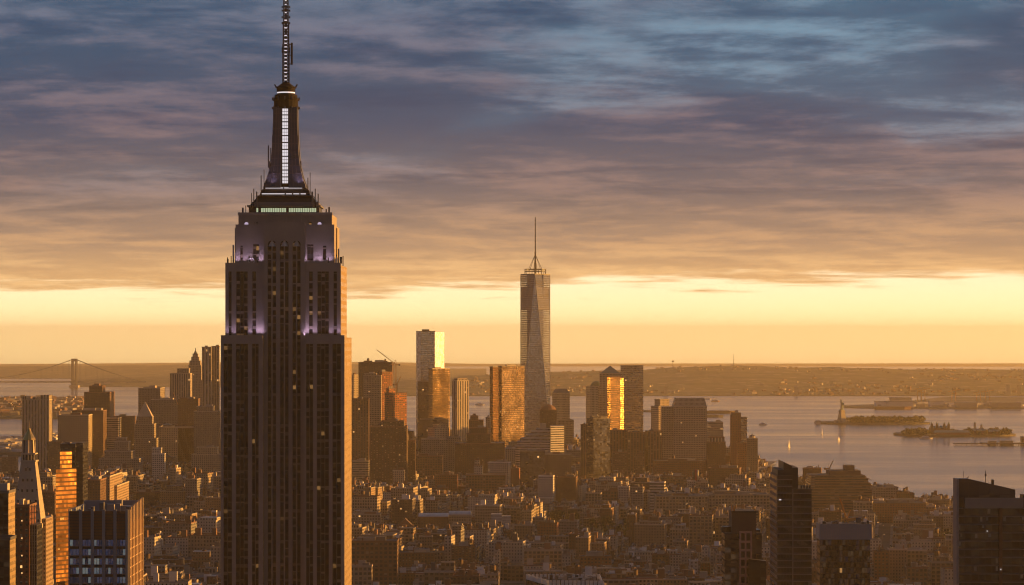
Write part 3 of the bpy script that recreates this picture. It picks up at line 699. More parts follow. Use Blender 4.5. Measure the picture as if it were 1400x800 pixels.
def big_tower():
    D = 1290.
    x = lambda px, d=D: PX(px, d)
    z = lambda py, d=D: PZ(py, d)
    g = gland(0, D)
    t = thing('stone_skyscraper', 'tallest dark stone skyscraper, stepped, with a lit mast and long antenna on top', 'skyscraper', x(387), D + 28, g)
    YB = D + 57
    def wing(name, xl, xr, y, yb, z0, z1, strips, pane='tower_pane', cap=3.2, d=D, wins=None):
        """stone front of piers with recessed window strips between them"""
        m = MB(.5); xs = [xl]
        for a, b, n in strips: xs += [x(a, d), x(b, d)]
        xs.append(xr)
        for a, b in zip(xs[::2], xs[1::2]): m.box(a, b, y, y + 1.3, z0, z1 - cap, 'tower_stone')
        m.box(xl, xr, y - .12, y + 1.3, z1 - cap, z1 + .9, 'tower_stone', 'pale_roof', bottom=True)
        m.prism([(xl, y + 1.3), (xr, y + 1.3), (xr, yb), (xl, yb)], z0, z1 - .2, ['tower_stone', 'tower_side', 'tower_side', 'tower_side'], 'tar_roof')
        o = m.build(name, t)
        for a, b, n in strips:
            xa, xb = x(a, d), x(b, d); m = MB(random.random())
            wd = (xb - xa) / n; MI[pane] = (MI[pane][0], 1.6, 3.66)
            for i in range(n):
                q0, q1 = xa + wd * i, xa + wd * (i + 1)
                nh = max(1, round((z1 - cap - z0) / 3.66)); V0 = 0; U0 = int(random.random() * 900) * 1.6
                m.face([(q0, y + .75, z0), (q1, y + .75, z0), (q1, y + .75, z1 - cap), (q0, y + .75, z1 - cap)], pane, [(U0, 0), (U0 + 1.6, 0), (U0 + 1.6, nh * 3.66), (U0, nh * 3.66)])
                if i: m.box(q0 - .13, q0 + .13, y + .35, y + .74, z0, z1 - cap, 'steel')
            s = m.build('window_strip', t)
        return o
    zl = 250 - 226.  # visible shaft bottom lies far above the street
    # plinth floors below the picture
    m = MB(.5); m.box(x(270), x(503), D - 6, YB + 8, g - 2, 62, 'tower_side', 'tar_roof'); m.build('lower_block', t)
    # lower shaft (two wings and a recessed centre)
    sL = [(305.5, 317, 2), (322.5, 339, 3), (344.5, 353.5, 2)]
    sR = [(418.5, 428, 2), (433, 449.5, 3), (454.5, 466, 2)]
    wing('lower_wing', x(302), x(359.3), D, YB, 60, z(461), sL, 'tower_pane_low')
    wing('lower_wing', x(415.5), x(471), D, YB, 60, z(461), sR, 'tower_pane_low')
    yc = D + 6
    sc_ = [(364.5, 375.8, 2), (381.5, 393, 2), (398.5, 409.5, 2)]
    m = MB(.5)
    xs = [x(359.4)]
    for a, b, n in sc_: xs += [x(a), x(b)]
    xs.append(x(415.4))
    zt = z(313)
    for a, b in zip(xs[::2], xs[1::2]): m.box(a, b, yc, yc + 1.3, 60, zt - 7, 'tower_stone')
    # head wall with round-headed openings
    za = zt - 7; m2 = m
    for k, (a, b, n) in enumerate(sc_):
        xa, xb = x(a), x(b); r = (xb - xa) / 2; cx = (xa + xb) / 2; K = 10
        arc = [(cx + r * math.cos(math.pi - math.pi * i / K), za + r * .9 * math.sin(math.pi * i / K)) for i in range(K + 1)]
        for (p, q), (p2, q2) in zip(arc, arc[1:]):
            m.face([(p, yc, q), (p2, yc, q2), (p2, yc, zt), (p, yc, zt)], 'tower_stone'); m.face([(p, yc, q), (p, yc + 1.3, q), (p2, yc + 1.3, q2), (p2, yc, q2)], 'tower_stone')
    for a, b in zip(xs[::2], xs[1::2]): m.box(a, b, yc, yc + 1.3, za, zt, 'tower_stone')
    m.box(x(359.4), x(415.4), yc + 1.31, yc + 30, 60, z(303) - .5, 'tower_stone', 'tar_roof'); m.box(x(359.4), x(415.4), yc, yc + 1.3, zt, z(303), 'tower_stone', 'tar_roof')
    m.build('centre_bay', t)
    for a, b, n in sc_:
        xa, xb = x(a), x(b); m = MB(random.random()); wd = (xb - xa) / 2
        for i in range(2):
            q0, q1 = xa + wd * i, xa + wd * (i + 1)
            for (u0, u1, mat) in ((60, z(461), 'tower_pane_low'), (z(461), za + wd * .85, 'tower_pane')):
                nh = round((u1 - u0) / 3.66); U0 = int(random.random() * 900) * 1.6
                m.face([(q0, yc + .8, u0), (q1, yc + .8, u0), (q1, yc + .8, u1), (q0, yc + .8, u1)], mat, [(U0, 0), (U0 + 1.6, 0), (U0 + 1.6, nh * 3.66), (U0, nh * 3.66)])
        m.box(xa + wd - .3, xa + wd + .3, yc + .3, yc + .79, 60, za, 'tower_stone')
        m.cyl(xa + wd, yc + 1.3, wd * .96, za - 1, za + wd * .9, 'silver_roof', 12, wd * .3)
        m.build('window_strip', t)
    # upper wings
    d2 = D + 7.5
    X2 = lambda px: PX(px, d2)
    sL = [(312.5, 316.5, 1), (323, 338.5, 3), (345, 350, 1)]
    sR = [(422.5, 427.5, 1), (434, 449.5, 3), (456, 460.5, 1)]
    wing('upper_wing', X2(308), x(359.2), d2, YB - 3, z(461) - 1, PZ(362, d2), sL, d=d2)
    wing('upper_wing', x(415.6), X2(466), d2, YB - 3, z(461) - 1, PZ(362, d2), sR, d=d2)
    # head block with shoulders
    d3 = D + 8.2; X3 = lambda px: PX(px, d3); Z3 = lambda py: PZ(py, d3)
    m = MB(.5)
    def holes(xl, xr, y, yb, z0, z1, hs, parts):
        """front wall with rectangular openings hs=(xa, xb, za, zb) sorted in x"""
        cur = xl
        for a, b, c, e in hs:
            m.box(cur, a, y, y + 1.2, z0, z1, 'tower_stone'); m.box(a, b, y, y + 1.2, z0, c, 'tower_stone'); m.box(a, b, y, y + 1.2, e, z1, 'tower_stone', bottom=True); cur = b
            parts.append((a, b, y + .8, c, e))
        m.box(cur, xr, y, y + 1.2, z0, z1, 'tower_stone')
        m.box(xl, xr, y + 1.2, yb, z0, z1 - .3, 'tower_stone', 'tar_roof')
    pr = []
    zb_ = PZ(362, d2) - 2
    holes(X3(322), x(359.1), d3, YB - 10, zb_, Z3(307), [(X3(328.5), X3(332), Z3(355), Z3(336)), (X3(346), X3(354), Z3(356), Z3(334))], pr)
    m.build('head_block', t); m = MB(.5)
    holes(x(415.7), X3(457), d3, YB - 10, zb_, Z3(307), [(X3(420), X3(428.5), Z3(356), Z3(334)), (X3(441.5), X3(446), Z3(355), Z3(336))], pr)
    m.build('head_block', t)
    m = MB(.5); d4 = D + 8.8; X4 = lambda px: PX(px, d4); Z4 = lambda py: PZ(py, d4)
    hs = [(X4(p - 2), X4(p + 2), Z4(310), Z4(303.5)) for p in (350, 370, 388, 405, 424)]
    holes(X4(326), X4(454), d4, YB - 13, Z3(330), Z4(292.5), hs, pr)
    m.box(X4(325.4), X4(454.6), d4 - .5, d4 + .9, Z4(294.5), Z4(290.5), 'tower_stone', bottom=True)
    for i in range(13):
        q = X4(328 + i * 10.3); m.box(q, q + .7, d4 - .35, d4 + .2, Z4(329), Z4(294.6), 'tower_stone')
    m.build('deck_block', t)
    for i, (a, b, y, c, e) in enumerate(pr):
        m = MB(random.random()); m.face([(a, y, c), (b, y, c), (b, y, e), (a, y, e)], 'tower_pane', [(0, 0), (3.2 if b - a > 2 else 1.6, 0), (3.2 if b - a > 2 else 1.6, max(1, round((e - c) / 3.66)) * 3.66), (0, max(1, round((e - c) / 3.66)) * 3.66)])
        m.build('window', t)
    for p in (337, 437):
        m = MB(.5); cx, cz = X4(p), Z4(306.5); K = 12; m.face([(cx + .95 * math.cos(2 * math.pi * i / K), d4 - .5, cz + .95 * math.sin(2 * math.pi * i / K)) for i in range(K)], 'lamp_violet'); 
        m.face([(cx + 1.2 * math.cos(2 * math.pi * i / K), d4 - .3, cz + 1.2 * math.sin(2 * math.pi * i / K)) for i in range(K)], 'steel'); m.build('round_lamp', t)
    # observatory
    d5 = D + 20; X5 = lambda px: PX(px, d5); Z5 = lambda py: PZ(py, d5)
    m = MB(.5); m.box(X5(340), X5(436), d5 + .4, d5 + 22, Z4(293), Z5(283), 'dark_metal')
    m.box(X5(338), X5(438.5), d5 - .6, d5 + 23, Z5(283), Z5(280.5), 'steel', 'tar_roof', bottom=True)
    m.build('observatory', t)
    m = MB(.5)
    for i in range(30):
        a = 341 + i * 3.17
        if random.random() < .16 or a < 348 and random.random() < .5: continue
        m.box(X5(a), X5(a + 2.4), d5 + .2, d5 + .39, Z5(290), Z5(284.5), 'lamp_soft')
    m.build('lit_glazing', t)
    def tier(a0, a1, b0, b1, y0, y1, mat='dark_metal', dd=20, name='roof_tier'):
        d = D + dd; mm = MB(.5)
        fx = lambda p: PX(p, d); w0 = (fx(a1) - fx(a0)) / 2; w1 = (fx(b1) - fx(b0)) / 2
        cx0 = (fx(a0) + fx(a1)) / 2; cy = d + 10
        lo = [(fx(a0), d), (fx(a1), d), (fx(a1), d + 20), (fx(a0), d + 20)]
        e = w0 - w1
        hi = [(fx(b0), d + e), (fx(b1), d + e), (fx(b1), d + 20 - e), (fx(b0), d + 20 - e)]
        mm.prism(lo, PZ(y0, d), PZ(y1, d), mat, mat, top=hi); mm.build(name, t)
    tier(342, 436, 344, 434, 280.5, 276, 'steel', 21)
    tier(346, 432, 352, 427, 276, 268, 'dark_metal', 21.5)
    tier(351, 428, 354, 425, 268, 266.5, 'steel', 22)
    tier(355, 424, 357, 422, 266.5, 260, 'dark_metal', 22.5)
    tier(358, 421, 362, 417, 260, 255, 'steel', 23)
    # white light lines
    for (a, b, py, dd) in ((358, 389, 265, 21.9), (391, 399, 265, 21.9), (401, 409, 265, 21.9), (411, 418, 265, 21.9), (363, 387, 257, 22.4), (388.5, 413, 257, 22.4)):
        d = D + dd; m = MB(.5); m.box(PX(a, d), PX(b, d), d, d + .3, PZ(py + .6, d), PZ(py - .5, d), 'lamp_white', bottom=True); m.build('light_line', t)
    # tall mast with flared fins
    dm = D + 28; cx = PX(390.5, dm); cy = dm + 2; U = dm / FPX; Zm = lambda py: PZ(py, dm)
    m = MB(.5); r = 10.5 * U
    m.prism([(cx + r * 1.08 * math.cos(R_(22.5 + 45 * i)), cy + r * 1.08 * math.sin(R_(22.5 + 45 * i))) for i in range(8)], Zm(258), Zm(146), 'mast_metal'); m.build('mast_core', t)
    prof = [(258, 29), (252, 27.5), (244, 24.5), (236, 22.2), (226, 20.2), (214, 18.8), (200, 17.8), (180, 16.9), (160, 16.3), (147, 16.2)]
    for sx, sy in ((-1, -1), (1, -1), (1, 1), (-1, 1)):
        m = MB(.5); c0 = 5.6 * U
        def plan(rr):
            rr = rr * U; xs_ = sorted((sx * c0, sx * rr)); ys_ = sorted((sy * c0, sy * rr * .86))
            return [(cx + xs_[0], cy + ys_[0]), (cx + xs_[1], cy + ys_[0]), (cx + xs_[1], cy + ys_[1]), (cx + xs_[0], cy + ys_[1])]
        for (ya, ra), (yb_, rb) in zip(prof, prof[1:]): m.prism(plan(ra), Zm(ya), Zm(yb_), 'mast_metal', 'mast_metal', top=plan(rb))
        m.build('mast_fin', t)
        if sy < 0:
            for q in (.28, .62, .97):
                m = MB(.5)
                for (ya, ra), (yb_, rb) in zip(prof, prof[1:]):
                    a0, a1 = sx * (c0 + (ra * U - c0) * q), sx * (c0 + (rb * U - c0) * q)
                    m.bar((cx + a0, cy - ra * U * .86 - .12, Zm(ya)), (cx + a1, cy - rb * U * .86 - .12, Zm(yb_)), .16, 'mast_rib')
                m.build('mast_rib', t)
    for k_ in range(9):
        for sx in (-1, 1):
            y_ = 238 - k_ * 10.2; rr = lerp([(147, 16.2), (160, 16.3), (180, 16.9), (200, 17.8), (214, 18.8), (226, 20.2), (236, 22.2), (258, 29)], y_)
            m = MB(.5); a0, a1 = sorted((cx + sx * 6.5 * U, cx + sx * (rr - 1) * U)); m.box(a0, a1, cy - rr * U * .86 - .3, cy - rr * U * .86 + .4, Zm(y_), Zm(y_ - .8), 'mast_rib', bottom=True); m.build('mast_band', t)
    for (py, off) in ((200, 17.2), (235, 21.5)):
        for sx in (-1, 1):
            m = MB(.5); m.box(cx + sx * off * U - .25, cx + sx * off * U + .25, cy - 5, cy - 4.6, Zm(py + 16), Zm(py - 14), 'mast_metal'); m.build('antenna', t)
    # bright window strip up the mast, framed panes
    yf = cy - 13.2 * U
    for i in range(11):
        y0 = 251 - i * 9.4; m = MB(.5)
        for sx in (-1, 0, 1):
            m.box(cx + sx * 2.7 * U - 1.12 * U, cx + sx * 2.7 * U + 1.12 * U, yf, yf + .2, Zm(y0), Zm(y0 - 3.6), 'lamp_white'); m.box(cx + sx * 2.7 * U - 1.12 * U, cx + sx * 2.7 * U + 1.12 * U, yf, yf + .2, Zm(y0 - 4.2), Zm(y0 - 7.8), 'lamp_white')
        m.build('lit_window', t)
    m = MB(.5); m.box(cx - 4.6 * U, cx + 4.6 * U, yf + .21, yf + 1.6, Zm(255), Zm(146), 'mast_dark')
    for sx in (-1, 1): m.box(cx + sx * 6 * U - .35, cx + sx * 6 * U + .35, yf - .3, yf + .9, Zm(255), Zm(146), 'mast_metal')
    m.build('window_frame', t)
    # drum, lantern and cone
    m = MB(.5)
    for y0, y1, ra, rb in ((148, 145.5, 18, 18), (145.5, 137, 16.6, 16.6), (137, 134.5, 18.5, 18.5), (134.5, 129.5, 16, 15.5)):
        m.cyl(cx, cy, ra * U, Zm(y0), Zm(y1), 'mast_dark', 20, rb * U)
    m.build('drum', t)
    for i in range(12):
        a = 2 * math.pi * i / 12; m = MB(.5); X_, Y_ = cx + 18.4 * U * math.cos(a), cy + 18.4 * U * math.sin(a)
        m.bar((X_, Y_, Zm(149)), (X_, Y_, Zm(146)), .35, 'mast_metal'); m.bar((X_, Y_, Zm(137)), (X_, Y_, Zm(132.5)), .2, 'mast_metal'); m.build('bracket', t)
    m = MB(.5); m.cyl(cx, cy, 12.6 * U, Zm(129.5), Zm(127.6), 'mast_dark', 20); m.cyl(cx, cy, 12.3 * U, Zm(127.6), Zm(125.8), 'lamp_white', 20); m.cyl(cx, cy, 12.6 * U, Zm(125.8), Zm(120), 'mast_dark', 20, 13 * U); m.build('lantern', t)
    m = MB(.5); m.cyl(cx, cy, 14.5 * U, Zm(120), Zm(118.6), 'mast_dark', 20); m.cyl(cx, cy, 12.5 * U, Zm(118.6), Zm(113), 'mast_dark', 20, 5 * U)
    for sx in (-1, 1): m.bar((cx + sx * 13 * U, cy, Zm(119)), (cx + sx * 15.6 * U, cy, Zm(115)), .3, 'mast_dark')
    m.build('cone_roof', t)
    # long antenna
    m = MB(.5)
    for y0, y1, hw in ((113, 60, 4.1), (60, 30, 3.6), (30, 0, 2.9), (0, -40, 2.2), (-40, -68, 1.2)):
        h = hw * U
        for sx, sy in ((-1, -1), (1, -1), (1, 1), (-1, 1)): m.bar((cx + sx * h, cy + sy * h, Zm(y0)), (cx + sx * h, cy + sy * h, Zm(y1)), .2, 'mast_dark')
        k = 0; y = y0
        while y > y1:
            z_ = Zm(y); m.box(cx - h, cx + h, cy - h, cy + h, z_, z_ + .35, 'mast_dark', bottom=True)
            m.bar((cx - h, cy - h, z_), (cx + h, cy - h, z_ + 1.2), .1, 'mast_dark'); m.bar((cx + h, cy - h, z_), (cx - h, cy - h, z_ + 1.2), .1, 'mast_dark')
            y -= 4.2
        m.box(cx - h * .35, cx + h * .35, cy - h * .35, cy + h * .35, Zm(y0), Zm(y1), 'mast_dark')
    m.build('antenna_mast', t)
    for y in list(range(109, 52, -5)) + [48.5, 38, 27.5, 17, 6, 0.5, -10, -24]:
        h = 1.7 * U if y > 20 else 1.2 * U; m = MB(.5); m.box(cx - h, cx + h, cy - 4.6 * U, cy - 4.3 * U, Zm(y + .7), Zm(y - .6), 'lamp_white', bottom=True); m.build('lamp_panel', t)
    m = MB(.5); m.bar((cx + 8 * U, cy, Zm(88)), (cx + 8 * U, cy, Zm(58)), .45, 'mast_dark')
    for y in (87, 75, 60): m.bar((cx + 3 * U, cy, Zm(y)), (cx + 8 * U, cy, Zm(y)), .22, 'mast_dark')
    m.build('antenna', t)
    for y in (31, 23, 14, 9, 66, 70): 
        m = MB(.5); m.bar((cx - 5.2 * U, cy, Zm(y)), (cx + 5.2 * U, cy, Zm(y)), .18, 'mast_dark'); m.bar((cx - 5.2 * U, cy, Zm(y + 1.5)), (cx - 5.2 * U, cy, Zm(y - 1.5)), .25, 'mast_dark'); m.bar((cx + 5.2 * U, cy, Zm(y + 1.5)), (cx + 5.2 * U, cy, Zm(y - 1.5)), .25, 'mast_dark'); m.build('antenna', t)
    # masts and rods on the roofs
    for px, y0, y1, dd, th in ((367, 228, 199, 22, .3), (370, 226, 202, 22, .15), (361, 262, 232, 21, .14), (357, 268, 240, 20, .2), (424, 262, 236, 21, .16), (421, 262, 243, 21, .2), (347, 283, 258, 18, .2), (351, 283, 262, 18, .3), (344, 283, 264, 18, .15), (427, 283, 262, 18, .35), (431, 283, 258, 18, .2), (435, 283, 265, 18, .25), (332, 292, 284, 14, .4), (450, 293, 283, 14, .4), (446, 292, 286, 14, .3), (336, 292, 281, 14, .15), (319, 362, 335, 10, .35), (316, 362, 350, 9, .2), (463, 362, 340, 10, .3), (311, 362, 352, 8.5, .2), (326, 362, 345, 8.5, .15), (469, 362, 350, 18, .2), (456, 362, 341, 11, .35), (460, 362, 348, 10, .2), (449, 362, 352, 8.5, .3), (436, 362, 350, 8.5, .25), (431, 362, 348, 8.5, .2), (341, 362, 350, 8.5, .3), (352, 362, 353, 8.5, .3)):
        d = D + dd; m = MB(.5); m.bar((PX(px, d), d, PZ(y0, d) - .5), (PX(px, d), d, PZ(y1, d)), th, 'mast_metal' if th > .2 else 'mast_dark'); m.build('antenna', t)
    for i in range(26):
        px = random.choice([random.uniform(309, 356), random.uniform(417, 465)]); d = D + random.uniform(8.6, 11); m = MB(.5)
        a = PX(px, d); zz = PZ(362, d2) + .6; m.box(a, a + random.uniform(.3, 1.1), d, d + .8, zz, zz + random.uniform(.8, 3.2), random.choice(['mast_metal', 'mast_dark', 'white_paint'])); m.build('roof_unit', t)
    m = MB(.5); d = D + 8.8; X_, z_ = PX(344, d), PZ(357, d); m.cyl(X_, d, .3, PZ(362, d), z_, 'mast_metal', 6)
    K = 14; ring = [(X_ + 1.5 * math.cos(2 * math.pi * i / K), d - .7, z_ + 1.5 * math.sin(2 * math.pi * i / K)) for i in range(K)]
    for i in range(K): m.face([(X_, d - .2, z_), ring[i], ring[(i + 1) % K]], 'white_paint')
    m.build('satellite_dish', t)
    # roof plant on the wing ledges
    for a, b, y0, dd in ((321, 326, 312, 16), (457, 461, 312, 20)):
        d = D + dd; m = MB(.5); m.box(PX(a, d), PX(b, d), d, d + 16, PZ(362, d), PZ(y0, d), 'tower_stone', 'tar_roof'); m.build('shoulder', t)
    # floodlights washing the ledges
    def flood(px, y, zz, e, aim=.25, size=1.2, col=(.86, .60, .92)):
        l = bpy.data.lights.new('floodlight', 'AREA'); l.size = size; l.energy = e; l.color = col; l.spread = R_(110)
        o = bpy.data.objects.new('floodlight', l); C.objects.link(o); o.location = (px, y, zz)
        o.rotation_euler = (R_(180 - 14), 0, 0)
    zl_ = z(461) + 1.0
    for px in (311, 320, 342, 352, 357.5, 417.5, 423, 431, 452, 463): flood(PX(px, d2 - 2.2), d2 - 2.0, zl_, 58 if px in (357.5, 417.5, 423, 352) else 36)
    zu = PZ(362, d2) + 1.1
    for px in (324, 334, 343, 356, 419, 430, 438, 450): flood(PX(px, d3 - 1.9), d3 - 1.8, zu, 52 if px in (324, 356, 419, 438, 450) else 32)
    for px in (372, 409): flood(PX(px, dm - 9), dm - 8.5, Zm(255) + .4, 90, size=.8)
big_tower()

# ------------------------------------------------------------------ tall faceted glass tower
def facet_tower():
    d = 5930.; cx = PX(732, d); s = d / FPX
    g = gland(cx, d)
    t = thing('glass_skyscraper', 'tallest faceted glass skyscraper with tapering sides and a thin spire', 'skyscraper', cx, d + 31, g)
    cy = d + 31; hw = 20.2 * s
    zt = PZ(375, d); zb = PZ(612, d) if False else g + 56
    B = [(cx - hw, cy - hw), (cx + hw, cy - hw), (cx + hw, cy + hw), (cx - hw, cy + hw)]
    m = MB(.5); m.prism(B, g - 2, zb, 'tower_glass'); m.build('podium', t)
    rt = hw * 1.0
    rot = R_(-2.5)
    T = [(cx + rt * math.sin(a + rot), cy - rt * math.cos(a + rot)) for a in (0, math.pi / 2, math.pi, 3 * math.pi / 2)]  # corners pointing front, right, back, left
    names = []
    for i in range(4):
        a, b = B[i], B[(i + 1) % 4]; tip = T[i]
        m = MB(.2 + .15 * i); W = 20 * 3.; H = round((zt - zb) / 4.) * 4.
        m.face([(*a, zb), (*b, zb), (*tip, zt)], 'tower_glass', [(0, 0), (W, 0), (W / 2, H)]); m.build('facet', t)
        nx = T[(i + 1) % 4]
        m = MB(.3 + .15 * i); m.face([(*b, zb), (*nx, zt), (*tip, zt)], 'open_floor_glass', [(W / 2, 0), (W, H), (0, H)]); m.build('facet', t)
    for i in range(4):
        m = MB(.5); tip = T[i]
        for a in (B[i], B[(i + 1) % 4]): m.bar((*a, zb), (*tip, zt), .5, 'silver_roof')
        m.build('edge_trim', t)
    m = MB(.5); m.prism(T, zt, zt + 1.2, 'steel', 'tar_roof'); m.build('roof', t)
    m = MB(.5); m.rbox(cx, cy, hw * 1.1, hw * 1.1, zb, zt - .2, 0, 'grey_panel'); m.build('lift_core', t)
    m = MB(.5); T2 = [(cx + (a - cx) * .97, cy + (b - cy) * .97) for a, b in T]
    q = (PZ(424, d) - zb) / (zt - zb); B2 = [(cx + (a - cx) * .965, cy + (b - cy) * .965) for a, b in B]
    k8 = []; k9 = []
    for i in range(4):
        for P0, P1 in ((B2[i], T2[i]), (B2[(i + 1) % 4], T2[i])):
            k8.append((P0[0] + (P1[0] - P0[0]) * q, P0[1] + (P1[1] - P0[1]) * q)); k9.append((P0[0] + (P1[0] - P0[0]) * .97, P0[1] + (P1[1] - P0[1]) * .97))
    m.prism(k8, PZ(424, d), PZ(392, d), 'grey_panel', 'tar_roof', top=k9, bottom=True); m.build('plant_floors', t)
    z = zb + 8
    while z < PZ(426, d):
        q = (z - zb) / (zt - zb); pl = []
        for i in range(4):
            for P0, P1 in ((B2[i], T2[i]), (B2[(i + 1) % 4], T2[i])): pl.append((P0[0] + (P1[0] - P0[0]) * q, P0[1] + (P1[1] - P0[1]) * q))
        m = MB(.5); m.prism(pl, z, z + .5, 'grey_panel', 'grey_panel', bottom=True); m.build('floor_slab', t); z += 8
    m = MB(.5)
    # dark louvred mechanical floors set proud
    for z0, z1 in ((PZ(399, d), PZ(385, d)),):
        pass
    # ring and spire
    K = 20; zr = PZ(370.5, d); rr = 14.5 * s
    for i in range(K):
        a = 2 * math.pi * i / K; b = 2 * math.pi * (i + 1) / K
        for z_ in (zr, zr + 4.2): m.bar((cx + rr * math.cos(a), cy + rr * math.sin(a), z_), (cx + rr * math.cos(b), cy + rr * math.sin(b), z_), .7, 'dark_metal')
        m.bar((cx + rr * math.cos(a), cy + rr * math.sin(a), zt), (cx + rr * math.cos(a), cy + rr * math.sin(a), zr + 4.2), .45, 'dark_metal')
        if i % 3 == 0: m.bar((cx, cy, zr), (cx + rr * math.cos(a), cy + rr * math.sin(a), zr), .5, 'dark_metal')
    m.build('ring_platform', t)
    m = MB(.5); zs = PZ(296, d); m.bar((cx, cy, zt), (cx, cy, PZ(345, d)), 2.1, 'dark_metal', 1.6); m.bar((cx, cy, PZ(345, d)), (cx, cy, zs), 1.3, 'dark_metal', .7)
    for py in (350, 345, 338, 330, 322, 314, 306, 301): m.bar((cx, cy, PZ(py, d) - .8), (cx, cy, PZ(py, d) + .8), 2.4 if py > 340 else 1.6, 'dark_metal')
    for i in range(6):
        a = math.pi / 3 * i + .3; m.bar((cx + 11 * s * math.cos(a), cy + 11 * s * math.sin(a), zr), (cx, cy, PZ(347, d)), .4, 'dark_metal')
    m.build('spire', t)
facet_tower()
facade('sunset_gold_glass', (.12, .07, .035), glass=(.30, .14, .045), bw=2.2, fh=3.6, ww=.9, wh=.62, metal=.9, rough=.2, tilt=.015, warp=.12, blinds=.03, lit=0, var=.08, bump=0)  # gold sunset reflection carried by the glass colour itself
# ------------------------------------------------------------------ named towers of the city
HERO = []    # (px0, px1, pytop, d, short phrase) for descriptions of their neighbours
FOOT = []    # (cx, cy, radius) kept free of the smaller buildings
def tank(parent, x, y, z, s=1.):
    m = MB(); r = 2.1 * s
    for sx, sy in ((-1, -1), (1, -1), (1, 1), (-1, 1)): m.bar((x + sx * r * .7, y + sy * r * .7, z - .3), (x + sx * r * .7, y + sy * r * .7, z + 2.6 * s), .14, 'dark_metal')
    m.cyl(x, y, r, z + 2.6 * s, z + 6.4 * s, 'wood_tank', 10); m.cyl(x, y, r * 1.08, z + 6.4 * s, z + 8 * s, 'dark_metal', 10, .15)
    if isinstance(parent, MB):
        o = len(parent.v)
        for f_, uv, mi, tt in zip(m.f, m.uv, m.m, m.t):
            parent.f.append(tuple(i + o for i in f_)); parent.uv.append(uv); parent.m.append(parent.mi(m.mats[mi])); parent.t.append(tt)
        parent.v.extend(m.v)
    else: m.build('water_tank', parent)
def mixmb(dst, m):
    o = len(dst.v)
    for f_, uv, mi, tt in zip(m.f, m.uv, m.m, m.t):
        dst.f.append(tuple(i + o for i in f_)); dst.uv.append(uv); dst.m.append(dst.mi(m.mats[mi])); dst.t.append(tt)
    dst.v.extend(m.v)
def tower(kind, label, short, px0, px1, py, d, mat, dep=None, rot=0., ratio=.8, tiers=(), roof='tar_roof', plant=1, tanks=0, cornice=None, cat='building', tint=None, chim=0, sidemat=None, crown=None, group=None, leg=None):
    """tiers: (px0, px1, pytop[, mat]) stacked upward; the first number triple is the body itself"""
    W = (px1 - px0) * d / FPX; r = R_(rot); c, s_ = abs(math.cos(r)), abs(math.sin(r))
    if rot: w = W / (c + ratio * s_); dp = w * ratio; hd = (w * s_ + dp * c) / 2
    else: w = W; dp = dep or max(12, min(w * ratio, 60)); hd = dp / 2
    cy = d + hd
    cx = PX((px0 + px1) / 2, d if not rot else cy)
    if rot: w *= cy / d; dp *= cy / d
    g = gland(cx, cy); t = thing(kind, label, cat, cx, cy, g, group)
    HERO.append((px0, px1, py, d, short)); FOOT.append((cx, cy, math.hypot(w, dp) / 2 * .85))
    tn = random.random() if tint is None else tint
    z0, z1 = g - 1.5, PZ(py, d)
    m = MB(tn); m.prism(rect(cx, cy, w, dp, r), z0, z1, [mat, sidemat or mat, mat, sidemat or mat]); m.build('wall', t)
    def cap(cx_, cy_, w_, d_, z_, par, name='roof'):
        mm = MB(random.random())
        mm.face([(p[0], p[1], z_ + .3) for p in rect(cx_, cy_, w_ - 1., d_ - 1., r)], roof)
        # parapet: four thin walls
        pm = cornice or {'white_brick': 'white_paint', 'tan_brick': 'stone_pale', 'pale_stone': 'stone_pale', 'loft_stone': 'stone_pale', 'ribbon_white': 'white_paint', 'ribbon_pale': 'stone_pale', 'pier_pale': 'stone_pale', 'granite_grid': 'stone_pale', 'grey_concrete': 'pale_roof', 'grey_stone': 'pale_roof'}.get(mat, 'steel' if 'glass' in mat else 'brick_plain')
        o_ = .35 if not cornice else .9
        for sx, sy, ww, dd in ((0, -1, w_ + 2 * o_, .5), (0, 1, w_ + 2 * o_, .5), (-1, 0, .5, d_ - .52), (1, 0, .5, d_ - .52)):
            qx = sx * (w_ / 2 + o_ - .25); qy = sy * (d_ / 2 + o_ - .25)
            if sy == 0: dd = d_ + 2 * o_ - 1.04
            X_ = cx_ + qx * math.cos(r) - qy * math.sin(r); Y_ = cy_ + qx * math.sin(r) + qy * math.cos(r)
            mm.rbox(X_, Y_, ww, dd, z_ - (1.4 if cornice else .3), z_ + 1.3, r, pm, bottom=True)
        return mm.build(name, par)
    par = t; cap(cx, cy, w, dp, z1, t)
    tx, ty, tw, td, tz = cx, cy, w, dp, z1
    for i, tt in enumerate(tiers):
        a, b, pyt = tt[:3]; mt = tt[3] if len(tt) > 3 else mat
        nw = (b - a) * cy / FPX / ((c + ratio * s_) if rot else 1.); nd = td * min(1., nw / tw) ** .7 * .92
        nx = PX((a + b) / 2, cy); ny = ty; nz = PZ(pyt, ty)
        m = MB(tn); m.prism(rect(nx, ny, nw, nd, r), tz + .31 if i == 0 else tz, nz, mt); 
        up = m.build('upper_tier', t)
        cap(nx, ny, nw, nd, nz, up)
        tx, ty, tw, td, tz = nx, ny, nw, nd, nz
    rp = random.Random(int(px0 * 7 + py))
    if crown: crown(t, tx, ty, tw, td, tz, r)
    for i in range(plant):
        bw, bd = rp.uniform(.2, .42) * tw, rp.uniform(.25, .5) * td
        qx = rp.uniform(-.25, .25) * tw; qy = rp.uniform(-.2, .2) * td
        X_ = tx + qx * math.cos(r) - qy * math.sin(r); Y_ = ty + qx * math.sin(r) + qy * math.cos(r)
        m = MB(rp.random()); m.rbox(X_, Y_, bw, bd, tz + .3, tz + rp.uniform(3, 5.5), r, rp.choice(['brick_plain', 'steel', 'stone_pale', 'pale_roof']), 'tar_roof'); m.build('plant_room', t)
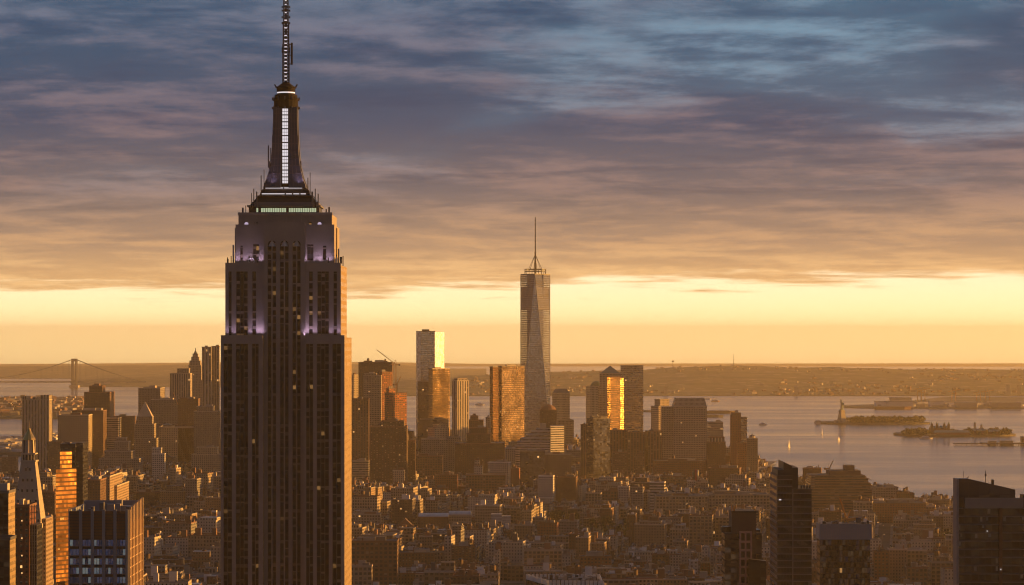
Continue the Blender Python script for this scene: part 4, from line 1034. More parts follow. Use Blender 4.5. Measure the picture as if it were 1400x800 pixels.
    for i in range(tanks):
        tank(t, tx + rp.uniform(-.35, .35) * tw, ty + rp.uniform(-.3, .3) * td, tz + .3, rp.uniform(.9, 1.25))
    for i in range(chim):
        m = MB(rp.random()); X_ = tx + rp.uniform(-.45, .45) * tw; Y_ = ty + rp.uniform(-.4, .4) * td; hh = rp.uniform(3, 7)
        m.rbox(X_, Y_, 1.2, 1.6, tz + .3, tz + hh, r, 'brick_plain'); m.build('chimney', t)
    return t, cx, cy, w, dp, z1, r
def pyramid(t, cx, cy, w, d, z, r, h, mat, k=0., name='pyramid_roof'):
    m = MB(.5); m.prism(rect(cx, cy, w, d, r), z + .02, z + h, mat, mat, top=rect(cx, cy, max(w * k, .3), max(d * k, .3), r)); m.build(name, t)
def rod(t, x, y, z0, z1, r=.35, mat='steel', name='mast'):
    m = MB(.5); m.bar((x, y, z0), (x, y, z1), r, mat); m.build(name, t)
def crane(label, px, y0, y1, boom, d, cat='crane'):
    x = PX(px, d); z0 = PZ(y0, d); z1 = PZ(y1, d)
    t = thing('tower_crane', label, cat, x, d, z0)
    m = MB(.5)
    for sx, sy in ((-1, -1), (1, -1), (1, 1), (-1, 1)): m.bar((x + sx, d + sy, z0), (x + sx, d + sy, z1), .28, 'crane_paint')
    n = max(2, int((z1 - z0) / 4))
    for i in range(n):
        a = z0 + (z1 - z0) * i / n; b = z0 + (z1 - z0) * (i + 1) / n; m.bar((x - 1, d - 1, a), (x + 1, d - 1, b), .16, 'crane_paint'); m.bar((x + 1, d - 1, a), (x + 1, d + 1, b), .16, 'crane_paint')
    m.build('mast', t)
    bx, bz = PX(boom[0], d), PZ(boom[1], d); m = MB(.5)
    m.bar((x, d - .8, z1), (bx, d - .5, bz), .3, 'crane_paint'); m.bar((x, d + .8, z1), (bx, d + .5, bz), .3, 'crane_paint'); m.bar((x, d, z1 + 1.8), (bx, d, bz + .6), .3, 'crane_paint')
    for i in range(9):
        q = i / 9; q2 = (i + .5) / 9; p = Vector((x, d, z1)).lerp(Vector((bx, d, bz)), q); p2 = Vector((x, d, z1 + 1.8)).lerp(Vector((bx, d, bz + .6)), q2); m.bar(p, p2, .16, 'crane_paint')
    m.build('boom', t)
    sg = -1 if bx > x else 1; m = MB(.5); m.bar((x, d, z1), (x + sg * 7, d, z1 + 1), .8, 'crane_paint'); m.box(x + sg * 7 - 1.5, x + sg * 7 + 1.5, d - 1.2, d + 1.2, z1 - 1.5, z1 + 1.5, 'steel', bottom=True); m.build('counterweight', t)
    m = MB(.5); m.bar((x, d, z1), (x + sg * 2.5, d, z1 + 6), .25, 'crane_paint'); m.bar((x + sg * 2.5, d, z1 + 6), (bx, d, bz), .1, 'dark_metal'); m.build('stay', t)

# ---- left skyline
T = tower
def notched(t, cx, cy, w, d, z, r):
    m = MB(.4)
    for a, b, h in ((-.5, -.32, 7), (-.12, .02, 5), (.18, .5, 9)): m.box(cx + a * w, cx + b * w, cy - d / 2, cy + d / 2, z + .35, z + h, 'pier_pale', 'pale_roof')
    m.build('roof_block', t)
T('office_tower', 'pale vertically striped tower with a notched top beside the river', 'pale striped tower', 30, 67, 547, 5000, 'pier_pale', crown=notched, plant=0, tint=.7)
T('office_tower', 'broad tan stone block with arched top windows left of the stepped brown tower', 'broad tan block', 79, 121, 568, 5100, 'pale_stone', tint=.2)
T('office_block', 'long low dark slab showing behind the broad tan block', 'dark slab', 98, 141, 562, 5150, 'brown_brick', plant=2)
T('office_tower', 'stepped brown tower with sunlit flank, second tower right of the striped one', 'stepped brown tower', 115, 150, 537, 5600, 'brown_brick', dep=70, tiers=((124, 142, 528),), plant=2)
T('office_block', 'striped slab with horizontal window bands below the stepped brown tower', 'banded slab', 130, 162, 572, 5200, 'ribbon_pale', tint=.1)
T('office_block', 'plain brown block right of the banded slab', 'plain brown block', 155, 183, 570, 5300, 'brown_brick')
T('office_tower', 'brown tower with a gold sunlit side and flat top, left of the pyramid topped one', 'flat brown tower', 189, 219, 531, 5700, 'grey_stone', dep=80, ratio=1.2, tint=.3)
def pyr1(t, cx, cy, w, d, z, r):
    pyramid(t, cx, cy, w * .96, d * .96, z + 1.4, r, PZ(549, cy) - z - 1.4, 'stone_pale')
T('court_tower', 'grey stone court tower with a steep pyramid roof among the skyline blocks', 'pyramid topped stone tower', 183, 214, 600, 5250, 'grey_stone', tiers=((185, 212, 580), (188, 209, 570)), crown=pyr1, plant=0, tint=.5)
T('office_tower', 'wide brown tower behind the pyramid topped stone tower', 'wide brown tower', 206, 243, 547, 5600, 'grey_stone', tint=.1, plant=2)
T('office_tower', 'pillared tower with a flat attic and tall window slots', 'pillared tower', 232, 260, 511, 6000, 'pier_pale', tiers=((243, 259, 504.5, 'pier_grey'),), plant=0, tint=.6)
def deco(t, cx, cy, w, d, z, r):
    S = cy / FPX; prev = z + .4
    for hw, py in ((7.5, 493), (5.2, 488), (3.6, 483.5)):
        m = MB(.4); z1 = PZ(py, cy); m.rbox(cx, cy, hw * 2 * S, hw * 2 * S, prev, z1, r, 'pale_stone', 'stone_pale'); m.build('crown_stage', t); prev = z1
    pyramid(t, cx, cy, 4.6 * S, 4.6 * S, prev, r, PZ(479.5, cy) - prev, 'copper_roof', .3); rod(t, cx, cy, prev, PZ(476, cy), .8)
T('deco_tower', 'slender old stone tower tapering to a needle spire', 'needle spired tower', 257, 278, 520, 6200, 'pale_stone', tiers=((258.5, 276, 500),), crown=deco, plant=0, tint=.3)
T('apartment_tower', 'tall silvery rippled apartment tower, nearer the spired one', 'silvery rippled tower', 276, 289, 475, 5100, 'pier_pale', tint=.8, plant=1)
T('apartment_tower', 'darker twin shaft of the silvery rippled tower, beside the great stone skyscraper', 'darker rippled shaft', 289.3, 299.5, 474, 5110, 'pier_grey', tint=.3, plant=1)
T('office_block', 'stepped stone base block below the silvery rippled tower', 'stepped base block', 265, 301, 563, 5000, 'grey_stone', tiers=((270, 292, 556),))
def domes(t, cx, cy, w, d, z, r):
    for q in (-.3, .28):
        m = MB(.5); x = cx + q * w; m.cyl(x, cy - d * .2, w * .12, z + .3, z + 4, 'stone_pale', 12); m.cyl(x, cy - d * .2, w * .15, z + 4, z + 7, 'copper_roof', 12, w * .02); m.build('domed_turret', t)
T('civic_building', 'broad civic stone building with two small domed turrets on its roof', 'twin turreted civic building', 218, 264, 584, 5300, 'pale_stone', crown=domes, plant=1, tint=.5, cornice='stone_pale')
crane('gold lit tower crane leaning above the twin turreted civic building', 244, 583, 556, (237, 537), 5320)
T('office_block', 'brown block with sunlit roof gear behind the civic building', 'brown block with roof gear', 243, 271, 546, 5300, 'brown_brick', plant=3, chim=2)
T('apartment_block', 'tan apartment block at the foot of the skyline beside the great tower', 'tan block by the great tower', 262, 302, 622, 4850, 'pale_stone', tint=.2, tiers=((270, 298, 612),))
T('clinic_tower', 'small white tower with a bright stepped cap among brown blocks', 'small white capped tower', 208, 225, 621, 4700, 'white_brick', tiers=((209, 221, 613, 'white_brick'),), dep=16, plant=0, tint=.6)
T('hospital_block', 'stepped pale old block with a central tower below the banded slab', 'stepped pale old block', 135, 190, 628, 4900, 'grey_stone', tiers=((145, 182, 617), (157, 177, 604), (160, 173, 599)), plant=0, tint=.6)
T('housing_slab', 'grey slab of flats left of the stepped pale old block', 'grey slab of flats', 66, 84, 605, 4900, 'slab_red')
T('housing_slab', 'brown slab of flats by the river behind the clock tower pyramid', 'brown riverside flats', 0, 22, 626, 4800, 'slab_red')
T('apartment_block', 'brown block with bright right flank beside the gold glass tower', 'bright flanked brown block', 115, 137, 657, 3400, 'brown_brick', dep=50, tint=.2, chim=1)
T('apartment_block', 'narrow taller cream block glowing gold behind the flanked brown block', 'narrow gold cream block', 137, 150, 652, 3480, 'tan_brick', dep=110, tint=.9, chim=1)
T('apartment_block', 'shorter cream block glowing gold, last of the row beside the gold glass tower', 'shorter gold cream block', 150.5, 160, 665, 3520, 'tan_brick', dep=110, tint=.9)
T('loft_building', 'big dark blank walled loft right of the gold lit row', 'dark blank loft', 186, 217, 674, 4000, 'brown_brick', tint=.1, plant=2)
T('loft_building', 'low loft with long rows of windows under the dark blank loft', 'long windowed loft', 205, 244, 694, 3850, 'loft_brown', tint=.3, tanks=1)
# glass tower with dark cap and gold reflections
t, cx, cy, w_, d_, z1, r = T('condo_tower', 'slim bronze glass tower with black top floors and gold reflections, behind the clock tower', 'slim bronze glass tower', 83, 103, 611, 2300, 'black_glass', dep=22, tint=.3, plant=1)
S = 2300 / FPX
m = MB(.6); m.prism([(PX(78, 2290), 2284), (PX(102, 2290), 2299.5), (PX(78, 2290), 2299.5)], gland(cx, 2290), PZ(641, 2290), 'sunset_gold_glass', 'tar_roof'); m.build('gold_tint_bay', t)  # wedge turned west; the gold reflection is put into its shape and colour
m = MB(.8); m.prism([(PX(83, 2294), 2290), (PX(97, 2294), 2299.4), (PX(83, 2294), 2299.4)], PZ(641, 2290) + .02, PZ(617, 2294), 'sunset_gold_glass', 'tar_roof'); m.build('gold_tint_bay', t)  # upper wedge, shaped and coloured for the same gold reflection
m = MB(.3); m.box(PX(103, 2300) + .02, PX(112.5, 2300), 2303, 2330, gland(cx, 2290), PZ(606, 2300), 'black_glass', 'tar_roof'); m.box(PX(82.5, 2300), PX(103, 2300), 2299.6, 2322, PZ(611, 2300), PZ(606.5, 2300), 'black_panel'); m.build('side_bay', t)
# old clock tower with pyramid roof
def clock_tower():
    d = 2150.; X_ = lambda p: PX(p, d); Z_ = lambda p: PZ(p, d); cx = X_(36.5); S = d / FPX; hw = 19.5 * S; cy = d + hw
    g = gland(cx, cy); t = thing('clock_tower', 'old pale campanile with steep pointed roof and lantern, rising behind the black towers', 'tower', cx, cy, g)
    HERO.append((18, 56, 575, d, 'old pointed campanile')); FOOT.append((cx, cy, hw * 1.5))
    m = MB(.8); m.rbox(cx, cy, hw * 2, hw * 2, g, Z_(722), 0, 'pale_stone', 'stone_pale'); m.build('shaft', t)
    m = MB(.8); m.rbox(cx, cy, hw * 2.1, hw * 2.1, Z_(722), Z_(716), 0, 'stone_pale', bottom=True); m.rbox(cx, cy, hw * 1.94, hw * 1.94, Z_(716), Z_(708), 0, 'pale_stone', 'stone_pale'); m.build('cornice', t)
    z0, z1 = Z_(708), Z_(632); m = MB(.8)
    m.prism(rect(cx, cy, hw * 1.94, hw * 1.94), z0, z1, 'slope_stone', 'stone_pale', top=rect(cx, cy, hw * .98, hw * .98)); m.build('pyramid_roof', t)
    for k in range(5):
        q = .08 + k * .19; ww = hw * (1.94 - .96 * q)
        for a in range(4 - k // 2):
            m = MB(.4); xx = cx + (a - (3 - k // 2) / 2) * ww * .24; yy = cy - ww / 2; zz = z0 + (z1 - z0) * q
            m.box(xx - .7, xx + .7, yy - .3, yy + 1.2, zz, zz + 2.2, 'black_panel'); m.prism([(xx - .9, yy - .4), (xx + .9, yy - .4), (xx + .9, yy + 1.3), (xx - .9, yy + 1.3)], zz + 2.2, zz + 3.2, 'stone_pale', 'stone_pale', top=[(xx - .1, yy - .3), (xx + .1, yy - .3), (xx + .1, yy + 1.3), (xx - .1, yy + 1.3)]); m.build('dormer', t)
    m = MB(.6); m.rbox(cx, cy, hw * 1.12, hw * 1.12, z1, z1 + 1.2, 0, 'stone_pale', bottom=True); m.rbox(cx, cy, hw * .74, hw * .74, z1 + 1.2, Z_(622), 0, 'black_panel'); m.build('loggia', t)
    for i in range(5):
        for sy in (-1, 1):
            m = MB(.6); xx = cx + (i - 2) * hw * .22; m.box(xx - .3, xx + .3, cy + sy * hw * .46 - .3, cy + sy * hw * .46 + .3, z1 + 1.2, Z_(622), 'stone_pale'); m.build('column', t)
    m = MB(.6); m.rbox(cx, cy, hw * 1.04, hw * 1.04, Z_(622), Z_(620), 0, 'stone_pale', bottom=True); m.cyl(cx, cy, hw * .42, Z_(620), Z_(602), 'stone_pale', 8, hw * .36); m.build('lantern_stage', t)
    for i in range(8):
        a = 2 * math.pi * i / 8; m = MB(.6); m.bar((cx + hw * .44 * math.cos(a), cy + hw * .44 * math.sin(a), Z_(620)), (cx + hw * .38 * math.cos(a), cy + hw * .38 * math.sin(a), Z_(602)), .35, 'black_panel' if i % 2 else 'stone_pale'); m.build('lantern_pier', t)
    m = MB(.5)
    for (a, ra), (b, rb) in zip(((602, .46), (599, .40), (594, .24), (589, .12)), ((599, .40), (594, .24), (589, .12), (586, .08))): m.cyl(cx, cy, hw * ra, Z_(a), Z_(b), 'gold_leaf', 12, hw * rb)
    m.bar((cx, cy, Z_(586)), (cx, cy, Z_(575)), .3, 'gold_leaf', .1); m.build('gilded_cupola', t)
    m = MB(.7); m.box(X_(52), X_(61), d + 6, d + 40, g, Z_(710), 'tan_brick', 'pale_roof'); m.build('wing', t)
facade('slope_stone', (.40, .34, .27), fh=9., bw=7., ww=.12, wh=.12, blinds=0, lit=0)
clock_tower()
# dark towers at the left edge
T('office_tower', 'dark tower with gold lit flank at the very corner of the view, behind nothing else', 'dark corner tower', -22, 12, 673, 1500, 'black_glass', dep=58, tint=.4, plant=2, sidemat='sunny_side')if 0 else None
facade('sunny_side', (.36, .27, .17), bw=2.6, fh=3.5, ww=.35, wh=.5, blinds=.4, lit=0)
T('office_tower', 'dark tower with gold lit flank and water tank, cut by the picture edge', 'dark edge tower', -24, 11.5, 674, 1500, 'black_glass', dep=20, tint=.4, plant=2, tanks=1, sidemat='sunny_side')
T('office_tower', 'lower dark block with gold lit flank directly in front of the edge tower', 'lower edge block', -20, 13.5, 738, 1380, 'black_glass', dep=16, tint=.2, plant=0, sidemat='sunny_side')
t, cx, cy, w_, d_, z1, r = T('brick_tower', 'narrow dark red tower with a column of small lit windows and lattice flank', 'narrow dark red tower', 18, 40, 693, 1700, 'red_brick', dep=24, tint=0., plant=2)
for i in range(10):
    m = MB(.5); zz = z1 - 9 - i * 10.8; m.box(PX(30, 1700) - .35, PX(30, 1700) + .35, 1699.4, 1699.9, zz, zz + .8, 'lamp_warm'); m.build('lit_window', t)
m = MB(.5); xx0, xx1 = PX(40.5, 1702), PX(50, 1702)
for q in (0, 1 / 3, 2 / 3, 1): m.bar((xx0 + (xx1 - xx0) * q, 1702, gland(0, 1700)), (xx0 + (xx1 - xx0) * q, 1702, PZ(690, 1702) if q < .7 else PZ(718, 1702)), .28, 'steel')
for i in range(30):
    zz = z1 - i * 3.6; m.bar((xx0, 1702, zz), (xx1, 1702, zz), .16, 'steel')
m.box(xx0, xx1, 1703, 1722, gland(0, 1700), PZ(718, 1702), 'black_glass', 'tar_roof'); m.build('lattice_bay', t)
facade('sunset_gold_band', (.16, .11, .07), glass=(.38, .21, .075), bw=3.0, fh=4.1, ww=.97, wh=.6, metal=.9, rough=.18, tilt=.015, warp=.08, blinds=.02, lit=0, var=.08, bump=0)  # ribbons hold the sunset's gold reflection in their base colour
facade('louvre_stone', (.40, .34, .27), bw=2.2, fh=9, ww=.3, wh=.5, blinds=0, lit=0)
plain('bronze_louvre', (.15, .075, .045), .45, .3, var=.08)
plain('pink_stone', (.46, .34, .24), .7, var=.1)
facade('grey_blue_panel', (.36, .40, .44), glass=(.22, .26, .30), bw=1.4, fh=4., ww=.5, wh=.7, metal=.3, blinds=.2, blindcol=(.4, .43, .46), lit=0)
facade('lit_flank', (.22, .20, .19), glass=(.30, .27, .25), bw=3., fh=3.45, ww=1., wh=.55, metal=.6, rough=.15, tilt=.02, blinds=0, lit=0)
facade('near_black_glass', (.03, .03, .035), glass=(.035, .035, .042), fh=3., bw=3., ww=1, wh=1, metal=.4, blinds=.15, blindcol=(.10, .09, .08), lit=0)
plain('ledge_metal', (.19, .18, .19), .5, .3, var=.1)
plain('plum_panel', (.085, .06, .06), .7, var=.1); plain('pink_pier', (.36, .24, .23), .7, var=.1)
facade('speckled_glass', (.05, .05, .055), glass=(.10, .10, .11), bw=1.6, fh=3.3, ww=.9, wh=.85, metal=.75, rough=.06, tilt=.10, blinds=0, lit=.001, var=.1, bump=0)
plain('pale_edge', (.30, .26, .24), .7, var=.05); plain('parapet_panel', (.24, .215, .20), .7, var=.08, scale=.4)
plain('curtain_dim', (.30, .29, .24), .8, var=.2); plain('rust_panel', (.13, .06, .035), .7, var=.2)
facade('slant_panel', (.105, .08, .066), glass=(.08, .06, .05), bw=4.2, fh=5., ww=.985, wh=.97, blinds=0, lit=0, metal=.1, rough=.5, var=.12)
# ---- framed glass tower, lower left
def framed_tower():
    d = 1150.; X_ = lambda p, dd=d: PX(p, dd); Z_ = lambda p, dd=d: PZ(p, dd)
    xl, xr, yb = X_(93.5), X_(175), d + 43; g = gland(0, d); z1 = Z_(697); W = xr - xl
    t = thing('hotel_tower', 'near glass tower framed by stone piers, windows tinted sky blue in front and gold lit ribbed flank', 'tower', (xl + xr) / 2, d + 20, g)
    HERO.append((93, 194, 697, d, 'framed blue window tower')); FOOT.append(((xl + xr) / 2, d + 21, 30))
    m = MB(.5); m.box(xl + .8, xr - .9, d + 1.2, yb - 1, g, z1 - 4.5, 'black_panel', 'tar_roof'); m.build('core', t)
    # front piers
    cols = [(93.5, 95), (108, 112), (124, 128), (139.5, 143.5), (155, 159), (171.5, 175)]
    for a, b in cols:
        m = MB(.5); m.box(X_(a), X_(b), d, d + 1.1, g, z1, 'grey_panel'); m.build('pier', t)
    zt = Z_(738); fh = 3.55
    k = 0; z = zt
    zc = z1
    for (a, b) in zip(cols, cols[1:]):
        x0, x1 = X_(a[1]), X_(b[0])
        m = MB(.5); m.box(x0, x1, d + .75, d + 1.15, zt + .2, z1 - .6, 'bronze_louvre', bottom=True)
        for i in range(9): q = zt + .5 + i * (z1 - zt - 1.4) / 9; m.box(x0, x1, d + .45, d + .74, q, q + .18, 'black_panel', bottom=True)
        m.build('louvre_panel', t)
    z = zt
    row = 0
    while z > g + 30:
        zb_ = z - 3.9
        for (a, b) in zip(cols, cols[1:]):
            x0, x1 = X_(a[1]) + .05, X_(b[0]) - .05
            if row > 14: continue
            m = MB(random.random()); n = 3
            for i in range(n):
                q0 = x0 + (x1 - x0) * i / n + .09; q1 = x0 + (x1 - x0) * (i + 1) / n - .09
                tl = random.uniform(-.06, .10)
                m.face([(q0, d + .7, zb_ + 1.15), (q1, d + .7, zb_ + 1.15), (q1, d + .7 + tl, z - .1), (q0, d + .7 + tl, z - .1)], 'sky_tint_window')
            m.build('window', t)
            m = MB(.4); m.box(x0, x1, d + .55, d + 1.05, zb_, zb_ + 1.1, 'black_panel', bottom=True); m.box(x0, x1, d + .3, d + .54, zb_ + 1.1, zb_ + 1.3, 'grey_panel', bottom=True); m.build('spandrel', t)
        z = zb_; row += 1
    # west flank: slender ribs and floor ledges catching the sun
    for i in range(10):
        y = d + 1.2 + i * (yb - d - 2.4) / 9; m = MB(.6); zz = z1 + (.6 if i else 0) + i * .25
        m.box(xr - .05 if i else xr - .3, xr + .75, y - .45, y + .45, g, zz, 'pink_stone', 'pink_stone'); m.build('fin', t)
    m = MB(.5)
    z = zt
    while z > g + 30:
        m.box(xr - .88, xr + .45, d + 1.7, yb - 1.8, z - .5, z, 'pink_stone', 'pink_stone', bottom=True); z -= 3.9
    m.box(xr - .89, xr + .02, d + 1.4, yb - 1.5, g, z1 - 5, 'sunset_amber_glass'); m.build('flank_wall', t)
    m = MB(.5); m.box(xl, xr, yb - 1., yb, g, z1 + 1.5, 'grey_panel', 'grey_panel'); m.box(xl, xl + .8, d + 1.1, yb - 1.02, g, z1, 'grey_panel', 'grey_panel'); m.build('rear_wall', t)
    for i in range(16):
        a = random.uniform(98, 170); y = random.uniform(d + 6, yb - 6); m = MB(random.random()); hh = random.uniform(2, 7)
        m.box(X_(a), X_(a) + random.uniform(1, 4), y, y + random.uniform(2, 4), z1 - 4.6, z1 - 4.5 + hh, random.choice(['steel', 'pale_roof', 'dark_metal'])); m.build('roof_unit', t)
def sky_tint_window():
    m = bpy.data.materials.new('sky_tint_window'); m.use_nodes = True; n = NT(m.node_tree); b = n.new('ShaderNodeBsdfPrincipled')
    uvn = n.new('ShaderNodeTexCoord').outputs['Object']; r = n.noise(n.vm('MULTIPLY', uvn, (1., .3, 1.)), .35, 2., .5)
    n.put(b.inputs['Base Color'], n.mix(r, (.13, .30, .85), (.32, .53, 1.))); b.inputs['Metallic'].default_value = .92; b.inputs['Roughness'].default_value = .07  # reflected blue sky put into the panes as base colour
    o = n.new('ShaderNodeOutputMaterial'); n.t.links.new(b.outputs[0], o.inputs[0]); MI['sky_tint_window'] = (m, 3., 3.)
sky_tint_window()
framed_tower()
# ---- middle skyline
T('gold_sliver', 'gold sunlit slab just right of the great stone skyscraper', 'gold sunlit slab', 479, 489, 513, 5600, 'tan_brick', rot=38, ratio=1., tint=.9) if 0 else None
T('apartment_tower', 'gold sunlit tower peeking out right of the great stone skyscraper', 'gold peeking tower', 479, 490, 513, 5600, 'pale_stone', rot=40, ratio=1., tint=.9, plant=1)
T('office_slab', 'plain dark brown slab right of the great stone skyscraper', 'plain dark slab', 478, 504, 546, 5000, 'pier_brown', tint=.2)
T('office_tower', 'dark flat topped tower with two roof tanks behind the orange construction frame', 'dark flat topped tower', 490, 536, 496, 5500, 'brown_brick', tint=.0, plant=3, tanks=2)
T('apartment_tower', 'pale gridded tower in front of the dark flat topped one', 'pale gridded tower', 497, 521, 514, 5150, 'granite_grid', tiers=((498, 515, 511),), tint=.2)
T('unfinished_tower', 'upper orange construction frame with open floors, against the dark tower', 'upper construction frame', 517, 536, 509, 5300, 'scaffold', plant=2, tint=.3, rot=34, ratio=.7)
T('unfinished_tower', 'lower orange construction frame with open floors and stepped top', 'lower construction frame', 526, 556, 538, 5050, 'scaffold', tiers=((528, 540, 532),), plant=2, tint=.8, rot=36, ratio=.7)
crane('long boomed orange crane reaching up and sideways above the construction frames', 541, 545, 499, (515, 478.5), 5200)
crane('small crane with short raised boom over the lower construction frame', 543, 540, 526, (548, 515), 5040)
crane('short crane beside the dark tower top, boom tipped up', 538, 520, 499, (541.5, 492), 5350)
T('office_block', 'massive dark brick block dotted with pale windows below the construction frames', 'massive dotted brick block', 506, 556, 584, 4550, 'dot_brown', tiers=((521, 553, 576),), tint=.3, plant=2)
T('office_block', 'lower dark wing right of the massive dotted brick block', 'dark wing', 553, 568, 603, 4600, 'dot_brown', tint=.2)
# mirror tower
t, cx, cy, w_, d_, z1, r = T('mirror_tower', 'tall mirror glass tower with one side as bright as the sky', 'tall mirror tower', 569, 594.5, 453.5, 6000, 'tower_glass', dep=46, tint=.4, plant=1)
m = MB(.5); a, b = PX(594.6, 6000), PX(607, 6020); g = gland(a, 6000)
m.prism([(a, 6001), (b, 6040), (b, 6052), (a, 6052)], g, PZ(454, 6000), 'mirror_glass', 'tar_roof'); m.build('angled_face', t)
m = MB(.5); a, b = PX(569, 6000), PX(575, 6000); m.prism([(a, 5999.8), (b, 5994), (b, 5999.8)], g, PZ(453.4, 6000), 'mirror_glass', 'steel'); m.build('corner_prow', t)
T('office_tower', 'orange reflecting glass block standing before the tall mirror tower', 'orange glass block', 586, 615, 504.5, 5750, 'sunset_amber_glass', rot=40, ratio=.3, tint=.5, plant=1)
T('office_block', 'dark glass shoulder at the foot of the tall mirror tower', 'dark glass shoulder', 571, 588, 522, 5800, 'dark_glass', tint=.2, plant=0)
T('office_block', 'dark lower office block under the orange glass block', 'dark lower block', 574, 613, 574, 5300, 'dark_glass', tint=.3, plant=1)
T('loft_building', 'sunlit golden low building below the orange glass block', 'sunlit golden building', 585, 614, 586, 5050, 'pale_stone', rot=35, ratio=.7, tiers=((592, 611, 581),), tint=1.)
def curved(t, cx, cy, w, d, z, r):
    m = MB(.5)
    m.rbox(cx, cy, w * .82, d * .8, z + .35, z + 5, r, 'granite_grid', 'pale_roof'); m.build('crown_stage', t); rod(t, cx - w * .1, cy, z + 5, z + 9, .5)
T('apartment_tower', 'slim gold lit apartment tower with a crown, alone against the bay', 'slim gold tower', 618, 641, 521, 5050, 'pier_pale', rot=36, ratio=.6, crown=curved, plant=0, tint=.9)
T('office_block', 'small stepped dark block right of the slim gold tower', 'small stepped dark block', 641, 661, 575, 5200, 'brown_brick', tiers=((643, 654, 569),), chim=2)
T('office_block', 'small narrow block in front of the amber glass tower foot', 'narrow foot block', 664, 671, 571, 5400, 'grey_stone')
T('federal_building', 'large brown stepped brick building with gold lit edges, mid view', 'large brown stepped building', 622, 690, 607, 4800, 'brown_brick', tiers=((638, 671, 593), (642, 667, 585)), tint=.1, plant=2, chim=2, dep=90)
T('office_block', 'grey glass loft with pale window grid left of the large brown stepped building', 'grey glass loft', 576, 612, 601, 4950, 'grey_concrete', tint=.1, plant=3)
T('office_block', 'blue grey block tucked between grey loft and large brown building', 'blue grey block', 611, 629, 598, 4960, 'grey_stone', tint=.4)
T('loft_building', 'broad brown gridded loft in front of the grey glass loft', 'broad brown gridded loft', 567, 605, 624, 4750, 'loft_brown', tint=.2, plant=2)
# amber glass tower
T('office_tower', 'wide glass tower tinted sunset amber, with fine floor lines, left of the faceted skyscraper', 'wide amber glass tower', 681, 717, 501, 5700, 'sunset_amber_glass', dep=40, rot=36, ratio=.22, tint=.6, plant=2)
T('office_tower', 'narrow slab added to give the wide amber tower its gold left side', 'added amber slab', 669.5, 682, 502, 5690, 'sunset_gold_glass', rot=38, ratio=.7, tint=.95, plant=0)  # separate slab added and turned so the tower's left side shows gold
def dome_top(t, cx, cy, w, d, z, r):
    m = MB(.4); S = w / 2
    for (a, ra), (b, rb) in zip(((0, .95), (3, .9), (7, .72), (10, .4)), ((3, .9), (7, .72), (10, .4), (11.5, .05))): m.cyl(cx, cy, S * ra, z + .4 + a, z + .4 + b, 'brick_plain', 12, S * rb)
    m.build('rounded_top', t)
T('old_tower', 'dark old tower with rounded top at the foot of the faceted skyscraper', 'round topped dark tower', 738, 761, 561, 5500, 'brown_brick', crown=dome_top, plant=0, tint=.1)
def mansard(h, k=.62, mat='slate'):
    def f(t, cx, cy, w, d, z, r): pyramid(t, cx, cy, w * .98, d * .98, z + 1.35, r, h, mat, k, 'mansard_roof')
    return f
T('office_tower', 'granite tower with chamfered dark roof right of the faceted skyscraper', 'chamfered roof tower', 755, 779, 538, 6150, 'granite_grid', rot=30, ratio=.6, crown=mansard(9), plant=0, tint=.5)
T('office_block', 'lower setback shoulder of granite beside the chamfered roof tower', 'granite shoulder', 762, 784.5, 575, 6050, 'granite_grid', tint=.3)
# terraced white ribbon building
def terraced():
    d = 4900.; g = gland(PX(740, d), d)
    t = thing('terraced_office', 'white terraced office with curved ribbon windows stepping up to a small tower', 'building', PX(740, d), d + 20, g)
    HERO.append((705, 772, 585, d, 'white terraced office')); FOOT.append((PX(740, d), d + 25, 48))
    for i, (a, b, py, y0) in enumerate(((704.5, 772, 610, 0), (707, 771, 604, 5), (713, 771, 599, 9), (719, 771, 594.5, 13), (726, 771, 590, 17), (733, 771, 586.5, 21))):
        x0, x1 = PX(a, d), PX(752.5, d); z1 = PZ(py, d); m = MB(.6)
        n = 6; r_ = 7.; arc = [(x0 + r_ - r_ * math.cos(math.pi / 2 * k / n), d + y0 + r_ - r_ * math.sin(math.pi / 2 * k / n)) for k in range(n + 1)]
        pl = arc + [(x1, d + y0), (x1, d + 50), (x0, d + 50)]
        m.prism(pl, g if i == 0 else PZ((610, 604, 599, 594.5, 590, 586.5)[i - 1], d) + .3, z1, 'ribbon_white', 'pale_roof'); m.build('terrace', t)
    m = MB(.9); x0, x1 = PX(752.8, d), PX(771.5, d); m.prism([(x0, d + 1), (x1, d + 17), (x1, d + 52), (x0, d + 52)], g, PZ(583, d), 'ribbon_white', 'pale_roof'); m.build('sunlit_wing', t)
    m = MB(.6); m.box(PX(738, d), PX(747, d), d + 26, d + 42, PZ(586.5, d) + .3, PZ(580, d), 'stone_pale', 'pale_roof'); m.build('plant_room', t)
terraced()
T('loft_building', 'white gridded loft between the large brown building and the white terraced office', 'white gridded loft', 688, 708, 613, 4970, 'white_brick', tint=.2, plant=1)
T('glass_block', 'dark olive glass block in front of the white terraced office', 'dark olive glass block', 711, 745, 617, 4550, 'dark_glass', tint=.5, plant=1)
T('office_block', 'tan block with small windows right of the dark olive glass block', 'tan block', 745, 781, 622, 4600, 'tan_brick', tint=.3, plant=2)
